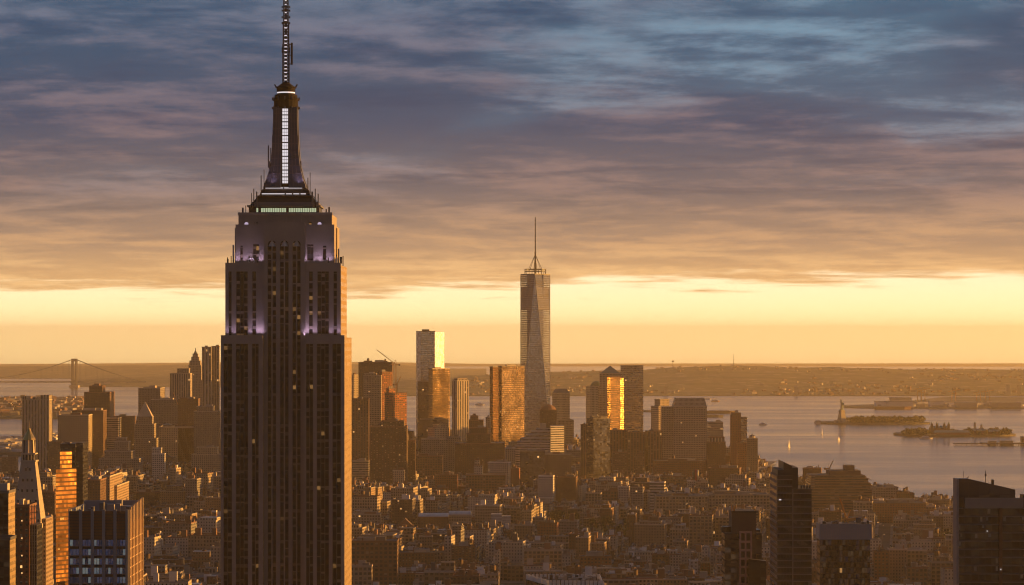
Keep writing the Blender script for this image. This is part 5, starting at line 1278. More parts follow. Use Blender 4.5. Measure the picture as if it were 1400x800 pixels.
# ---- river side towers
T('office_tower', 'gold lit stepped tower at the head of the riverside group', 'gold lit stepped tower', 801, 818, 529, 6000, 'pale_stone', rot=30, ratio=.9, tint=.9, plant=0)
def dome(t, cx, cy, w, d, z, r):
    m = MB(.4); S = w / 2 * .92
    for k in range(6): a, b = math.pi / 2 * k / 6, math.pi / 2 * (k + 1) / 6; m.cyl(cx, cy, S * math.cos(a), z + .4 + S * .85 * math.sin(a), z + .4 + S * .85 * math.sin(b), 'copper_roof', 16, max(.1, S * math.cos(b)))
    m.build('dome', t, smooth=True)
T('office_tower', 'granite tower with a low copper dome in the riverside group', 'domed granite tower', 807, 825, 528, 6200, 'granite_grid', tint=.4, crown=dome, plant=0)
T('office_tower', 'granite tower with a green pyramid roof in the riverside group', 'green pyramid tower', 820, 849, 511, 6150, 'granite_grid', tint=.3, crown=lambda t, cx, cy, w, d, z, r: pyramid(t, cx, cy, w * .9, d * .9, z + 1.35, r, 16.5, 'copper_roof'), plant=0)
T('glass_tower', 'gold blazing ribbon glass wing between pyramid tower and tall dark slab', 'gold blazing glass wing', 830, 848, 516, 5930, 'sunset_gold_band', rot=38, ratio=.4, tint=.9, plant=0)
T('office_tower', 'tall flat topped slab with horizontal bands at the river side', 'tall banded slab', 849, 879.5, 500.5, 6000, 'band_glass', tint=.2, dep=44, plant=0)
T('glass_tower', 'small bright glass insert beside the tall banded slab', 'bright glass insert', 845, 853, 517, 5960, 'sunset_gold_band', rot=46, ratio=.6, tint=.9, plant=0)
T('glass_tower', 'dark glass cluster tower with amber lower floors, below the domed granite tower', 'dark glass cluster', 803, 834, 573, 4700, 'dark_glass', rot=30, ratio=.6, tint=.2, plant=2)
T('apartment_tower', 'slim brown tower left of the dark glass cluster', 'slim brown tower', 794, 804, 581, 4800, 'pier_brown', tint=.5)
T('apartment_tower', 'brown riverside flats, tallest wide slab directly right of the dark glass cluster', 'tall wide brown flats', 834, 858, 589, 5000, 'pier_brown', tint=.4, dep=22)
T('apartment_tower', 'brown riverside flats with pale edge, middle of three slabs', 'pale edged brown flats', 858, 882, 592, 4980, 'pier_brown', tint=.2, dep=22)
T('apartment_tower', 'brown riverside flats joining the big granite tower, last of three slabs', 'last brown flats', 882, 905, 590, 4990, 'pier_brown', tint=.6, rot=14, ratio=.6)
T('apartment_slab', 'short brown slab with pale corner standing before the riverside flats', 'short pale cornered slab', 838, 857, 619, 4850, 'slab_red', tint=.5, plant=1)
T('apartment_slab', 'second short brown slab with pale corner before the riverside flats', 'second pale cornered slab', 869, 881, 622, 4860, 'slab_red', tint=.7, plant=1)
T('office_tower', 'amber stepped tower left of the big granite tower', 'amber stepped tower', 890, 918, 556, 5500, 'granite_grid', tint=.9, rot=34, ratio=.8, tiers=((895, 915, 546.5),), plant=0)
t, cx, cy, w_, d_, z1, r = T('office_tower', 'big square granite tower with chamfered roof at the river edge', 'big granite tower', 921, 966.5, 556, 5000, 'granite_grid', dep=56, tint=.6, crown=lambda t, cx, cy, w, d, z, r: (pyramid(t, cx, cy, w * .99, d * .99, z + 1.35, r, 14.2, 'louvre_stone', .86, 'mansard_roof')), plant=0)
m = MB(.3); m.box(PX(905, 5000), PX(920.9, 5000), 5004, 5050, gland(cx, 5000), PZ(556.5, 5000), 'granite_grid', 'pale_roof'); m.build('side_wing', t)
m = MB(.5); m.box(PX(900, 4990), PX(972, 4990), 4985, 4999.8, gland(cx, 4990), PZ(629, 4990), 'red_brick', 'roof_brown'); m.build('podium', t)
T('office_block', 'stepped amber block right of the big granite tower', 'stepped amber block', 966.8, 989, 585, 5250, 'ribbon_pale', tiers=((967, 988, 577.5),), tint=.3)
T('office_block', 'colonnaded stone block below the stepped amber block', 'colonnaded block', 967, 992, 605, 4900, 'brown_brick', tiers=((969, 990, 598, 'pier_pale'),), tint=.4, plant=0)
T('apartment_tower', 'slim brick tower with glass corner top near the tip of the land', 'glass cornered brick tower', 999, 1013, 568, 5150, 'red_brick', tint=.5, tiers=((1000, 1012.5, 565),))
T('apartment_tower', 'glass sided half of the slim tower near the tip of the land', 'glass sided half', 1013.2, 1021.3, 571, 5150, 'band_glass', tint=.4, plant=0)
T('apartment_tower', 'low brick shoulder between the slim tower and the cupola tower', 'brick shoulder', 1008, 1023, 607, 5050, 'rust_brick', tint=.4)
def cup(t, cx, cy, w, d, z, r):
    m = MB(.3); m.cyl(cx, cy, w * .3, z + .4, z + 5, 'stone_pale', 8); m.cyl(cx, cy, w * .33, z + 5, z + 7.5, 'slate', 8, w * .1); m.bar((cx, cy, z + 7), (cx, cy, z + 11), .5, 'slate'); m.build('cupola', t)
T('apartment_tower', 'last tower before the water with a small dark cupola', 'cupola tower', 1021.5, 1036, 600, 5000, 'tan_brick', tint=.3, crown=cup, plant=0)
for i, (a, b, py, d, mt, lb, sh) in enumerate([
    (895, 965, 631, 4800, 'rust_brick', 'long low rust brick range before the big granite tower', 'long rust brick range'),
    (905, 938, 652, 4500, 'loft_brown', 'dark brown loft with water tanks under the rust brick range', 'dark brown tanked loft'),
    (968, 1014, 641, 4550, 'brown_brick', 'dark block with olive window bands left of the black tower', 'dark olive banded block'),
    (1038, 1050, 640, 5300, 'white_brick', 'small white roofed building at the water edge', 'small white waterside building'),
    (845, 861, 666, 4100, 'white_brick', 'white loft with many windows, first of an adjoining pair', 'white loft pair'),
    (861.5, 880, 667, 4090, 'grey_concrete', 'pale grey loft with many windows, second of an adjoining pair', 'pale grey loft'),
    (888, 910, 660, 3950, 'ribbon_white', 'bright white modern block with dark window bands and a water tank', 'bright white banded block'),
    (897, 968, 679, 3850, 'loft_stone', 'wide tan loft with a regular grid of big dark windows', 'wide tan gridded loft'),
    (969, 1052, 677, 3950, 'loft_stone', 'very long stone loft running toward the black tower', 'very long stone loft'),
    (800, 823, 675, 4050, 'loft_stone', 'squat tan gridded loft with gold lit roof gear', 'squat tan gridded loft'),
    (823, 847, 672, 4120, 'loft_brown', 'brown loft with long window rows left of the white loft pair', 'brown loft'),
    (940, 951, 658, 4400, 'white_brick', 'small pale blue building beneath the painted billboard', 'small pale billboard building'),
    (951, 968, 660, 4420, 'grey_concrete', 'grey block right of the billboard building', 'grey billboard neighbour'),
    (867, 912, 718, 3250, 'tan_brick', 'tan apartment tower with gold lit parapets and setback top', 'tan setback apartment tower'),
    (833, 852, 739, 3450, 'white_brick', 'white walled building beside the park trees', 'white walled park building'),
    (891, 916, 759, 2950, 'brown_brick', 'dark brick building with a gold lit edge and rooftop shed', 'dark brick building with gold edge'),
    (920, 941, 741, 3200, 'tan_brick', 'tan house block with gold lit right edge', 'tan block with gold edge'),
    (793, 836, 762, 2900, 'rust_brick', 'low rust brick building with grid windows under the park', 'rust brick grid building'),
    (943, 954, 767, 2850, 'white_brick', 'slim cream building with four windows per floor', 'slim cream building'),
    (964, 986, 752, 3250, 'white_brick', 'blank white wall building left of the near black tower', 'blank white wall'),
    (482, 504, 631, 4700, 'ribbon_pale', 'pale banded block at the flank of the great stone skyscraper', 'pale banded flank block'),
    (537, 553, 644, 4500, 'pale_stone', 'small pale tower with columned top before the massive brick block', 'small columned tower'),
    (637, 691, 650, 4300, 'loft_brown', 'broad brown loft carrying a pale stepped water tower house', 'broad brown loft'),
    (667, 698, 633, 4600, 'white_brick', 'pale gridded tower behind the broad brown loft', 'pale gridded loft tower'),
    (682, 704, 668, 4250, 'white_brick', 'squarish pale block with big square windows', 'squarish pale block'),
    (595, 625, 650, 4350, 'rust_brick', 'rust red lit brick block left of the broad brown loft', 'rust red brick block'),
    (586, 612, 668, 4200, 'brown_brick', 'dark gridded block before the rust red one', 'dark gridded block'),
    (698, 711, 641, 4500, 'red_brick', 'slim red brick block right of the pale gridded tower', 'slim red block'),
    (729, 764, 657, 4350, 'pale_stone', 'pale stone block with stepped roof beside the dark olive glass', 'pale stepped stone block'),
    (733, 757, 681, 4100, 'white_brick', 'small cream block with dark windows under the stepped stone block', 'small cream block'),
    (760, 790, 653, 4150, 'brown_brick', 'brown block with pale left edge right of the pale stepped block', 'brown pale edged block'),
    (482, 520, 704, 3600, 'grey_concrete', 'grey roofed modern block beside the great skyscraper', 'grey modern block'),
    (572, 613, 708, 3600, 'brown_brick', 'long hall with a pale barrel roof', 'barrel roofed hall'),
    (613.5, 644, 705, 3610, 'pale_stone', 'pale classical building with tall upper windows beside the barrel roofed hall', 'pale classical building'),
    (703, 731, 719, 3400, 'tan_brick', 'tan block under a gold lit chimney group', 'tan chimney block'),
    (735, 764, 716, 3350, 'rust_brick', 'brick block with three gold lit vertical edges', 'gold striped brick block'),
    (573, 591, 734, 3200, 'tan_brick', 'tan block with a blinding gold right edge', 'tan gold edged block'),
    (545, 593, 757, 2950, 'brown_brick', 'dark walled warehouse with a pale roof edge', 'dark warehouse'),
    (480, 543, 741, 2700, 'loft_brown', 'large old loft with rows of round arched windows', 'large arched loft'),
    (617, 650, 748, 2950, 'slab_red', 'dark balcony block with lit orange windows', 'dark balcony block'),
    (478, 508, 775, 2600, 'loft_stone', 'stone fronted loft at the bottom beside the great skyscraper', 'bottom stone loft'),
    (1097, 1124, 641, 4300, 'brown_brick', 'brown gridded block peeking out right of the black tower', 'brown peeking block'),
    (1166, 1194, 687, 3850, 'loft_stone', 'pale gridded loft right of the gold crane', 'pale gridded loft'),
    (1195, 1266, 689, 3860, 'rust_brick', 'long red brown loft stretching toward the shore', 'long red brown loft'),
    (1190, 1228, 667, 4250, 'grey_concrete', 'pale grey range stepping down toward the shore', 'pale grey range'),
    (1228, 1250, 675, 4200, 'brown_brick', 'brown shore building at the end of the grey range', 'brown shore building'),
    (1268, 1300, 684, 4100, 'tan_brick', 'low brown pier building nearest the corner tower', 'low pier building'),
    (1240, 1285, 724, 3400, 'tan_brick', 'stepped tan apartment house with many small windows near the shore', 'stepped tan apartment house'),
    (1271, 1306, 702, 3850, 'white_brick', 'long white building with a double row of windows near the shore', 'long white building'),
    (1195, 1215, 755, 2800, 'rust_brick', 'brown brick block right of the grey capped tower', 'brown brick by the capped tower'),
    (1216, 1240, 752, 2820, 'tan_brick', 'tan flats with vertical window rows, second right of the grey capped tower', 'tan vertical flats'),
    (1240, 1268, 777, 2700, 'loft_brown', 'brown loft under the evening street lamps', 'brown loft under the lamps'),
    ]):
    ex = dict(plant=2, tanks=1 if i % 3 == 0 else 0, chim=2)
    if 2900 < d < 4700 and a > 640 and not any(q in lb for q in ('long', 'wide', 'range', 'billboard')): ex['rot'] = -11; ex['ratio'] = .55
    if 'setback' in lb: ex['tiers'] = ((874, 906, 713),)
    if 'stepped tan apartment' in lb: ex['tiers'] = ((1248, 1280, 717), (1256, 1275, 711))
    if 'stepped stone' in lb: ex['tiers'] = ((736, 758, 651),)
    if 'stepped water' in lb: ex['tiers'] = ((648, 660, 636, 'white_brick'), (649, 656, 629, 'white_brick'))
    if 'classical' in lb: ex['cornice'] = 'stone_pale'
    if 'barrel' in lb:
        def barrel(t, cx, cy, w, dd, z, r):
            m = MB(.8); K = 8; ps = [(cy - dd / 2 * math.cos(math.pi * k / K), z + .4 + 5 * math.sin(math.pi * k / K)) for k in range(K + 1)]
            for (y0, z0), (y1_, z1_) in zip(ps, ps[1:]): m.face([(cx - w / 2, y0, z0), (cx + w / 2, y0, z0), (cx + w / 2, y1_, z1_), (cx - w / 2, y1_, z1_)], 'silver_roof')
            for sx in (-1, 1): m.face([(cx + sx * w / 2, y0, z0) for y0, z0 in ps], 'silver_roof')
            m.build('barrel_roof', t)
        ex['crown'] = barrel; ex['plant'] = 0; ex['tanks'] = 0; ex['chim'] = 0
    T('apartment_building' if 'apartment' in lb or 'flats' in lb else ('loft_building' if 'loft' in lb else 'city_building'), lb, sh, a, b, py, d, mt, tint=.15 + .7 * ((i * 37) % 100) / 100, **ex)
# blue glass modern boxes
def glassbox():
    d = 3600.; g = gland(PX(684, d), d); t = thing('glass_building', 'pale blue glass building of stacked offset boxes', 'building', PX(684, d), d + 12, g)
    HERO.append((671, 698, 702, d, 'pale blue glass building')); FOOT.append((PX(684, d), d + 12, 18))
    for a, b, y0, y1, q in ((671, 697, 800, 722, 0), (671.5, 686, 721.5, 703, -1.5), (683, 698, 721.5, 706, 1.5)):
        m = MB(.9); z0 = max(g, PZ(y0, d)); m.box(PX(a, d), PX(b, d), d + q, d + 22, z0, PZ(y1, d), 'grey_blue_panel', 'pale_roof', bottom=True); m.build('glass_volume', t)
glassbox()
# gabled red brick house
t, cx, cy, w_, d_, z1, r = T('gabled_building', 'red brown brick building with a steep gable and round window', 'gabled brick building', 544, 564, 719, 3550, 'red_brick', plant=0, tint=.8)
m = MB(.6); zz = PZ(709, 3550); x0, x1 = cx - w_ / 2, cx + w_ / 2; y0, y1 = cy - d_ / 2, cy + d_ / 2
m.face([(x0, y0, z1 + .35), (x1, y0, z1 + .35), (cx, y0, zz)], 'brick_plain'); m.face([(x0, y1, z1 + .35), (x1, y1, z1 + .35), (cx, y1, zz)], 'brick_plain')
m.face([(x0, y0, z1 + .35), (cx, y0, zz), (cx, y1, zz), (x0, y1, z1 + .35)], 'roof_brown'); m.face([(x1, y0, z1 + .35), (cx, y0, zz), (cx, y1, zz), (x1, y1, z1 + .35)], 'roof_brown'); m.build('gable_roof', t)
# painted billboard
m = MB(.5); d = 4395; m.box(PX(948, d), PX(950, d), d, d + 1.5, PZ(657, d), PZ(642, d), 'black_panel'); m.box(PX(950.1, d), PX(952.8, d), d, d + 1.5, PZ(657, d), PZ(642, d), 'billboard_red'); tag(m.build('billboard'), 'tall narrow red and black billboard on a roof', 'billboard')
# terraced brick mass at the right
def stepped_mass():
    d = 3900.; g = gland(PX(1150, d), d); t = thing('terraced_block', 'huge brown office block with horizontal bands and stepped sides by the shore', 'building', PX(1150, d), d + 40, g)
    HERO.append((1108, 1190, 640, d, 'huge stepped brown block')); FOOT.append((PX(1150, d), d + 35, 55))
    prev = g
    for a, b, py in ((1107, 1192, 668), (1108, 1190, 660), (1108, 1187, 654), (1109, 1183, 650)):
        m = MB(.5); m.box(PX(a, d), PX(b, d), d + (1108 - a) * -.5, d + 70 - (py < 668) * 6, prev, PZ(py, d), 'ribbon_brown', 'roof_brown'); m.build('storey_block', t); prev = PZ(py, d) + .02
    m = MB(.3); m.box(PX(1135, d), PX(1178, d), d + 10, d + 55, prev, PZ(644, d), 'brick_plain', 'tar_roof'); m.build('plant_room', t)
    m = MB(.3); m.box(PX(1157, d), PX(1170, d), d + 14, d + 40, PZ(644, d) + .02, PZ(637, d), 'brick_plain', 'tar_roof'); m.build('plant_room', t)
    for px in (1183, 1187, 1190): 
        m = MB(.6); m.box(PX(px, d), PX(px, d) + 2, d + 4, d + 9, PZ(656, d), PZ(651 + (px - 1183) * .8, d), 'stone_pale'); m.build('chimney', t)
stepped_mass()
crane('thin grey leaning crane behind the huge stepped brown block', 1134, 652, 641, (1139, 630), 4050)
# ---- near towers on the right
def black_tower():
    d = 1400.; X_ = lambda p, dd=d: PX(p, dd); Z_ = lambda p, dd=d: PZ(p, dd); g = gland(X_(1085), d)
    t = thing('black_tower', 'tall black banded office tower with a stepped sloping top', 'tower', X_(1085), d + 20, g)
    HERO.append((1053, 1110, 633, d, 'tall black banded tower')); FOOT.append((X_(1085), d + 22, 26))
    xl, xm, xr = X_(1063), X_(1084), X_(1110)
    yb = d + 36
    # body in two bays with floor bands of glass between metal ledges
    for nm, a, b, zt, y in (('left_bay', xl, xm - .25, Z_(650), d), ('right_bay', xm + .25, xr, Z_(669), d + .5)):
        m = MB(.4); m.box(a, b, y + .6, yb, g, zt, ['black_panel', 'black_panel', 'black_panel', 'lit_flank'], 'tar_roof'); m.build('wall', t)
        fl = 0; z = zt - 2.2
        n = 5
        while z > 20 and fl < 46:
            m = MB(random.random())
            for i in range(n):
                q0, q1 = a + (b - a) * i / n + .1, a + (b - a) * (i + 1) / n - .1
                m.face([(q0, y + .5, z - 2.3), (q1, y + .5, z - 2.3), (q1, y + .5 + random.uniform(-.03, .05), z - .2), (q0, y + .5, z - .2)], 'near_black_glass')
            m.build('window_band', t)
            m = MB(.5); m.box(a, b, y, y + .55, z - .2, z + .25, 'ledge_metal', bottom=True); m.build('ledge', t)
            z -= 3.45; fl += 1
    m = MB(.4); m.box(xm - .24, xm + .24, d - .2, d + 1, 20, Z_(669), 'ledge_metal'); m.build('mullion', t)
    m = MB(.4); m.box(X_(1064), X_(1084), d + 3, yb - 2, Z_(650) + .02, Z_(643), 'black_panel', 'tar_roof'); m.build('roof_block', t)
    x0, x1, x2 = X_(1072.5), X_(1084), X_(1092.5); y0, y1 = d + 5, yb - 4; zb_ = Z_(669) + .02
    m = MB(.4); m.prism([(X_(1084.1), y0), (x2, y0), (x2, y1), (X_(1084.1), y1)], zb_, Z_(640), 'black_panel', 'tar_roof'); m.build('roof_block', t)
    m = MB(.4); zl, zr = Z_(632), Z_(637.5); zq = Z_(643) + .02
    P0 = [(x0, y0), (x1, y0), (x1, y1), (x0, y1)]
    for i in range(4):
        a, b = P0[i], P0[(i + 1) % 4]; za = zl if a[0] == x0 else zr; zb2 = zl if b[0] == x0 else zr
        m.face([(*a, zq), (*b, zq), (*b, zb2), (*a, za)], 'black_panel')
    m.face([(x0, y0, zl), (x1, y0, zr), (x1, y1, zr), (x0, y1, zl)], 'steel'); m.build('sloped_crown', t)
    # glassy east flank seen edge on
    m = MB(.5); ax = X_(1053.5, yb)
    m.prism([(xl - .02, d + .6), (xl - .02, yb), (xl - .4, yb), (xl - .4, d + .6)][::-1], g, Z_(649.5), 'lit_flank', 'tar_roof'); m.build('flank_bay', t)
    for px in (1096, 1100, 1104, 1108): 
        m = MB(.5); m.box(X_(px), X_(px) + .8, d + 6, d + 8, Z_(669), Z_(664.5), 'dark_metal'); m.build('roof_unit', t)
    m = MB(.5); m.box(X_(1065), X_(1068), d - .3, d - .05, Z_(684), Z_(682.5), 'lamp_white', bottom=True); m.build('lit_sign', t)
black_tower()
def pink_tower():
    d = 1500.; X_ = lambda p, dd=d: PX(p, dd); Z_ = lambda p, dd=d: PZ(p, dd); g = gland(X_(1016), d)
    t = thing('brick_hotel_tower', 'near dark tower with a blank block on top and a pinkish pier column of windows', 'tower', X_(1016), d + 15, g)
    HERO.append((988, 1047, 700, d, 'near dark tower with pinkish column')); FOOT.append((X_(1016), d + 18, 22))
    m = MB(.2); m.box(X_(991), X_(1042), d + 2, d + 22, g, Z_(729.5), 'dark_glass', 'tar_roof'); m.build('wall', t)
    m = MB(.1); m.box(X_(1001.5), X_(1034.5), d + 4, d + 26, Z_(729.5) + .02, Z_(700), 'plum_panel', 'tar_roof'); m.box(X_(1001), X_(1035), d + 3.6, d + 4.4, Z_(701.5), Z_(699.4), 'black_panel', bottom=True); m.build('blank_block', t)
    for (a, b) in ((1011, 1013.2), (1018.4, 1020.6), (1026, 1028)):
        m = MB(.5); m.box(X_(a), X_(b), d, d + 1.9, g, Z_(729), 'pink_pier'); m.build('pier', t)
    m = MB(.5); m.box(X_(1011), X_(1028), d, d + 1.9, Z_(729) + .02, Z_(727), 'pink_pier', bottom=True); m.build('lintel', t)
    k = 0
    for fl in range(14):
        z = Z_(731) - fl * 4.6
        for a, b in ((1013.2, 1018.4), (1020.6, 1026)):
            m = MB(random.random()); m.face([(X_(a), d + 1.2, z - 3.4), (X_(b), d + 1.2, z - 3.4), (X_(b), d + 1.2, z), (X_(a), d + 1.2, z)], 'near_black_glass'); m.build('window', t)
            m = MB(.5); m.box(X_(a), X_(b), d + .5, d + 1.9, z - 4.6, z - 3.41, 'pink_pier', bottom=True); m.build('spandrel', t)
    m = MB(.4); m.prism([(X_(1022), d - 6), (X_(1046), d - 6), (X_(1046), d + 14), (X_(1042.1), d + 14), (X_(1042.1), d - .1), (X_(1022), d - .1)], g, Z_(768), 'black_glass')
    z0 = Z_(768)
    m.face([(X_(1022), d - 6, z0), (X_(1046), d - 6, z0), (X_(1046), d - 6, Z_(766)), (X_(1022), d - 6, Z_(763))], 'black_glass', [(0, 0), (12, 0), (12, 2), (0, 3)]); m.face([(X_(1022), d - 6, Z_(763)), (X_(1046), d - 6, Z_(766)), (X_(1046), d - .1, Z_(766)), (X_(1022), d - .1, Z_(763))], 'steel'); m.build('glass_annex', t)
    for px, h in ((1002, 6), (1004.5, 4), (1006, 5), (1034, 2)): rod(t, X_(px), d + 8, Z_(700), Z_(700) + h * .6, .3, 'crane_paint', 'roof_rod')
    m = MB(.4); m.cyl(X_(996), d + 14, 3.2, Z_(729.5), Z_(722), 'dark_metal', 12); m.build('water_tank', t)
    m = MB(.4); m.box(X_(1036), X_(1041), d + 8, d + 20, Z_(729.5), Z_(726), 'dark_metal'); m.build('roof_unit', t)
pink_tower()
def capped_tower():
    d = 1600.; X_ = lambda p, dd=d: PX(p, dd); Z_ = lambda p, dd=d: PZ(p, dd); g = gland(X_(1155), d)
    t = thing('capped_glass_tower', 'near black glass tower wearing a tall blue grey panelled cap', 'tower', X_(1155), d + 15, g)
    HERO.append((1117, 1192, 716, d, 'grey capped glass tower')); FOOT.append((X_(1155), d + 20, 26))
    m = MB(.4); m.box(X_(1121.5), X_(1190), d + 1, d + 17, g, Z_(738), 'speckled_glass', 'tar_roof'); m.build('wall', t)
    m = MB(.4); m.box(X_(1121), X_(1121.5) - .02, d + 1.2, d + 16.5, g, Z_(739), 'sunset_amber_glass', 'tar_roof'); m.build('side_bay', t)
    z0, z1 = Z_(737.8), Z_(716.5); n = 22
    m = MB(.5); m.box(X_(1120.5), X_(1191.5), d, d + 18, z0, z1, 'blue_panel', 'tar_roof', bottom=True); m.build('panelled_cap', t)
    for i in range(n + 1):
        x = X_(1120.5) + (X_(1191.5) - X_(1120.5)) * i / n; m = MB(.5); m.box(x - .09, x + .09, d - .12, d - .01, z0 + .2, z1, 'grey_panel', bottom=True); m.build('panel_joint', t)
    for i in range(14):
        a = random.uniform(1123, 1188); m = MB(random.random()); m.box(X_(a), X_(a) + random.uniform(.5, 2), d + 3, d + 5, z1, z1 + random.uniform(.6, 2.2), random.choice(['steel', 'white_paint', 'dark_metal'])); m.build('roof_unit', t)
capped_tower()
crane('gold lit crane with raised boom standing on the grey capped tower', 1157, 717, 711, (1148, 682), 1612)
def corner_tower():
    d = 1100.; X_ = lambda p, dd=d: PX(p, dd); Z_ = lambda p, dd=d: PZ(p, dd); g = gland(X_(1350), d)
    t = thing('slanted_tower', 'nearest dark tower with a slanted roof and pale parapet, cut by the picture edge', 'tower', X_(1355), d + 20, g)
    HERO.append((1303, 1400, 655, d, 'slant roofed dark tower')); FOOT.append((X_(1355), d + 20, 26))
    xl, xr, xe = X_(1308), X_(1390), X_(1432); yb = d + 9
    m = MB(.5); m.box(xl, xl + .9, d, yb, g, Z_(655), 'pale_edge', 'pale_edge'); m.build('corner_pier', t)
    m = MB(.3); zl, zr = Z_(654.5), Z_(670); y0, y1 = d + 3, yb; zq = 40.
    x0 = xl + .92
    zk = Z_(655) 
    pl = [(x0, y0), (X_(1326), y0), (xr, y0), (xr, y1), (X_(1326), y1), (x0, y1)]; zz = [zk, Z_(655.3), zr, zr, Z_(655.3), zk]
    for i in range(6):
        a, b = pl[i], pl[(i + 1) % 6]; L = math.hypot(a[0] - b[0], a[1] - b[1]); m.face([(*a, Z_(694)), (*b, Z_(694)), (*b, zz[(i + 1) % 6]), (*a, zz[i])], 'slant_panel', [(0, 0), (L, 0), (L, zz[(i + 1) % 6] - Z_(694)), (0, zz[i] - Z_(694))])
    m.face([(*p, z) for p, z in zip(pl, zz)], 'steel'); m.build('slanted_crown', t)
    m = MB(.3); m.box(x0, xe, d + 1.6, yb, g, Z_(694), 'black_panel', 'tar_roof'); m.build('wall', t)
    xp0, xp1 = X_(1319), X_(1399)
    m = MB(.5); m.box(xp0, xp1, d - .4, d + 1.5, Z_(694.5), Z_(681), 'parapet_panel', bottom=True); m.box(xp0, xp1, d + 1.52, d + 2.9, Z_(694), Z_(683), 'parapet_panel'); m.build('pale_parapet', t)
    m = MB(.5); m.box(xp1 + .1, xe, d + .2, d + 8, Z_(694.5), Z_(677), 'black_panel', 'tar_roof'); m.build('roof_block', t)
    # floors: window band plus slab edge, three bays
    bays = [(X_(1310.5), X_(1319)), (X_(1320), X_(1366)), (X_(1371), xe)]
    fl = 0; z = Z_(695)
    for fl in range(11):
        for bi, (a, b) in enumerate(bays):
            n = (1, 5, 5)[bi]
            for i in range(n):
                q0, q1 = a + (b - a) * i / n + .15, a + (b - a) * (i + 1) / n - .15
                m = MB(random.random()); mat = 'near_black_glass'
                m.face([(q0, d + 1.3, z - 2.7), (q1, d + 1.3, z - 2.7), (q1, d + 1.3 + random.uniform(-.02, .06), z - .2), (q0, d + 1.3, z - .2)], mat)
                m.build('window', t) if fl < 9 else None
                if random.random() < .24 and fl < 9:
                    m = MB(random.random()); w_ = (q1 - q0) * random.uniform(.3, .5); o_ = random.uniform(0, q1 - q0 - w_); m.box(q0 + o_, q0 + o_ + w_, d + 1.1, d + 1.25, z - random.uniform(1.4, 2.4), z - .3, 'curtain_dim', bottom=True); m.build('drawn_curtain', t)
        m = MB(.5); m.box(xl + .92, xe, d + .6, d + 1.6, z - .2, z + .12, 'ledge_metal', bottom=True); m.box(xl + .92, xe, d + 1.1, d + 1.59, z - 3.2, z - 2.7, 'black_panel', bottom=True); m.build('floor_edge', t)
        z -= 3.3
    m = MB(.5); m.box(X_(1366.3), X_(1370.7), d + .3, d + 1.6, 60, Z_(695), 'rust_panel'); m.build('central_pier', t)
    for i in range(2):
        m = MB(.5); px, py = ((1367.5, 779.5), (1349, 727))[i]; m.box(X_(px), X_(px) + .5, d + .05, d + .2, Z_(py), Z_(py) + .5, 'lamp_white', bottom=True); m.build('lit_window', t)
    for px, y0_, y1_ in ((1320.5, 656, 645), (1351, 661, 644.5), (1361, 664, 656)):
        m = MB(.5); m.bar((X_(px), d + 6, Z_(y0_) - 1), (X_(px), d + 6, Z_(y1_)), .07 if px < 1330 else .12, 'dark_metal'); 
        if px == 1351: m.box(X_(px) - .35, X_(px) + .35, d + 5.8, d + 6.2, Z_(652), Z_(649), 'dark_metal')
        m.build('antenna', t)
    m = MB(.5); m.box(X_(1359), X_(1362), d + 5, d + 7, Z_(664), Z_(657), 'dark_metal'); m.build('chimney', t)
    m = MB(.5); m.bar((X_(1326), d + 8, Z_(656)), (X_(1329), d + 8, Z_(653)), .15, 'dark_metal'); m.build('roof_unit', t)
corner_tower()
# low roof at the bottom
def bottom_roof():
    d = 1750.; X_ = lambda p, dd=d: PX(p, dd); Z_ = lambda p, dd=d: PZ(p, dd); g = gland(X_(770), d)
    t = thing('flat_office_building', 'wide flat roof with a pale panelled parapet at the bottom of the view', 'building', X_(770), d + 10, g)
    HERO.append((720, 823, 785, d, 'wide flat pale parapet roof')); FOOT.append((X_(770), d + 12, 28))
    z1 = Z_(796)
    m = MB(.5); m.prism([(X_(720), d + 46), (X_(750), d), (X_(823), d - 3), (X_(823), d + 46)], g, z1 - 2, 'black_glass', 'tar_roof'); m.build('wall', t)
    m = MB(.5)
    for a, b in (((X_(720), d + 46), (X_(750), d)), ((X_(750), d), (X_(823), d - 3)), ((X_(823), d - 3), (X_(823), d + 46)), ((X_(823), d + 46), (X_(720), d + 46))):
        A, B_ = Vector((*a, 0)), Vector((*b, 0)); n = max(2, int((B_ - A).length / 2.6)); dr = (B_ - A).normalized(); nn = Vector((dr.y, -dr.x, 0)) * .25
        for i in range(n):
            p = A.lerp(B_, i / n); q = A.lerp(B_, (i + 1) / n - .02); m.prism([(p + nn).to_2d()[:], (q + nn).to_2d()[:], (q - nn).to_2d()[:], (p - nn).to_2d()[:]], z1 - 2.2, z1 + 1.2, 'white_paint', 'white_paint', bottom=True)
    m.build('parapet', t)
    for i in range(26):
        a = random.uniform(735, 815); m = MB(random.random()); y = d + random.uniform(6, 40); m.box(X_(a), X_(a) + random.uniform(1, 4), y, y + 3, z1 - 2, z1 + random.uniform(.3, 2), random.choice(['steel', 'pale_roof', 'dark_metal'])); m.build('roof_unit', t)
bottom_roof()
# ------------------------------------------------------------------ the ordinary city between the named towers
CRND = random.Random(5)
PARKS = [(PX(832, 3640), 3640, 80, 150), (PX(1262, 3300), 3300, 50, 120), (PX(765, 3850), 3850, 35, 60)]
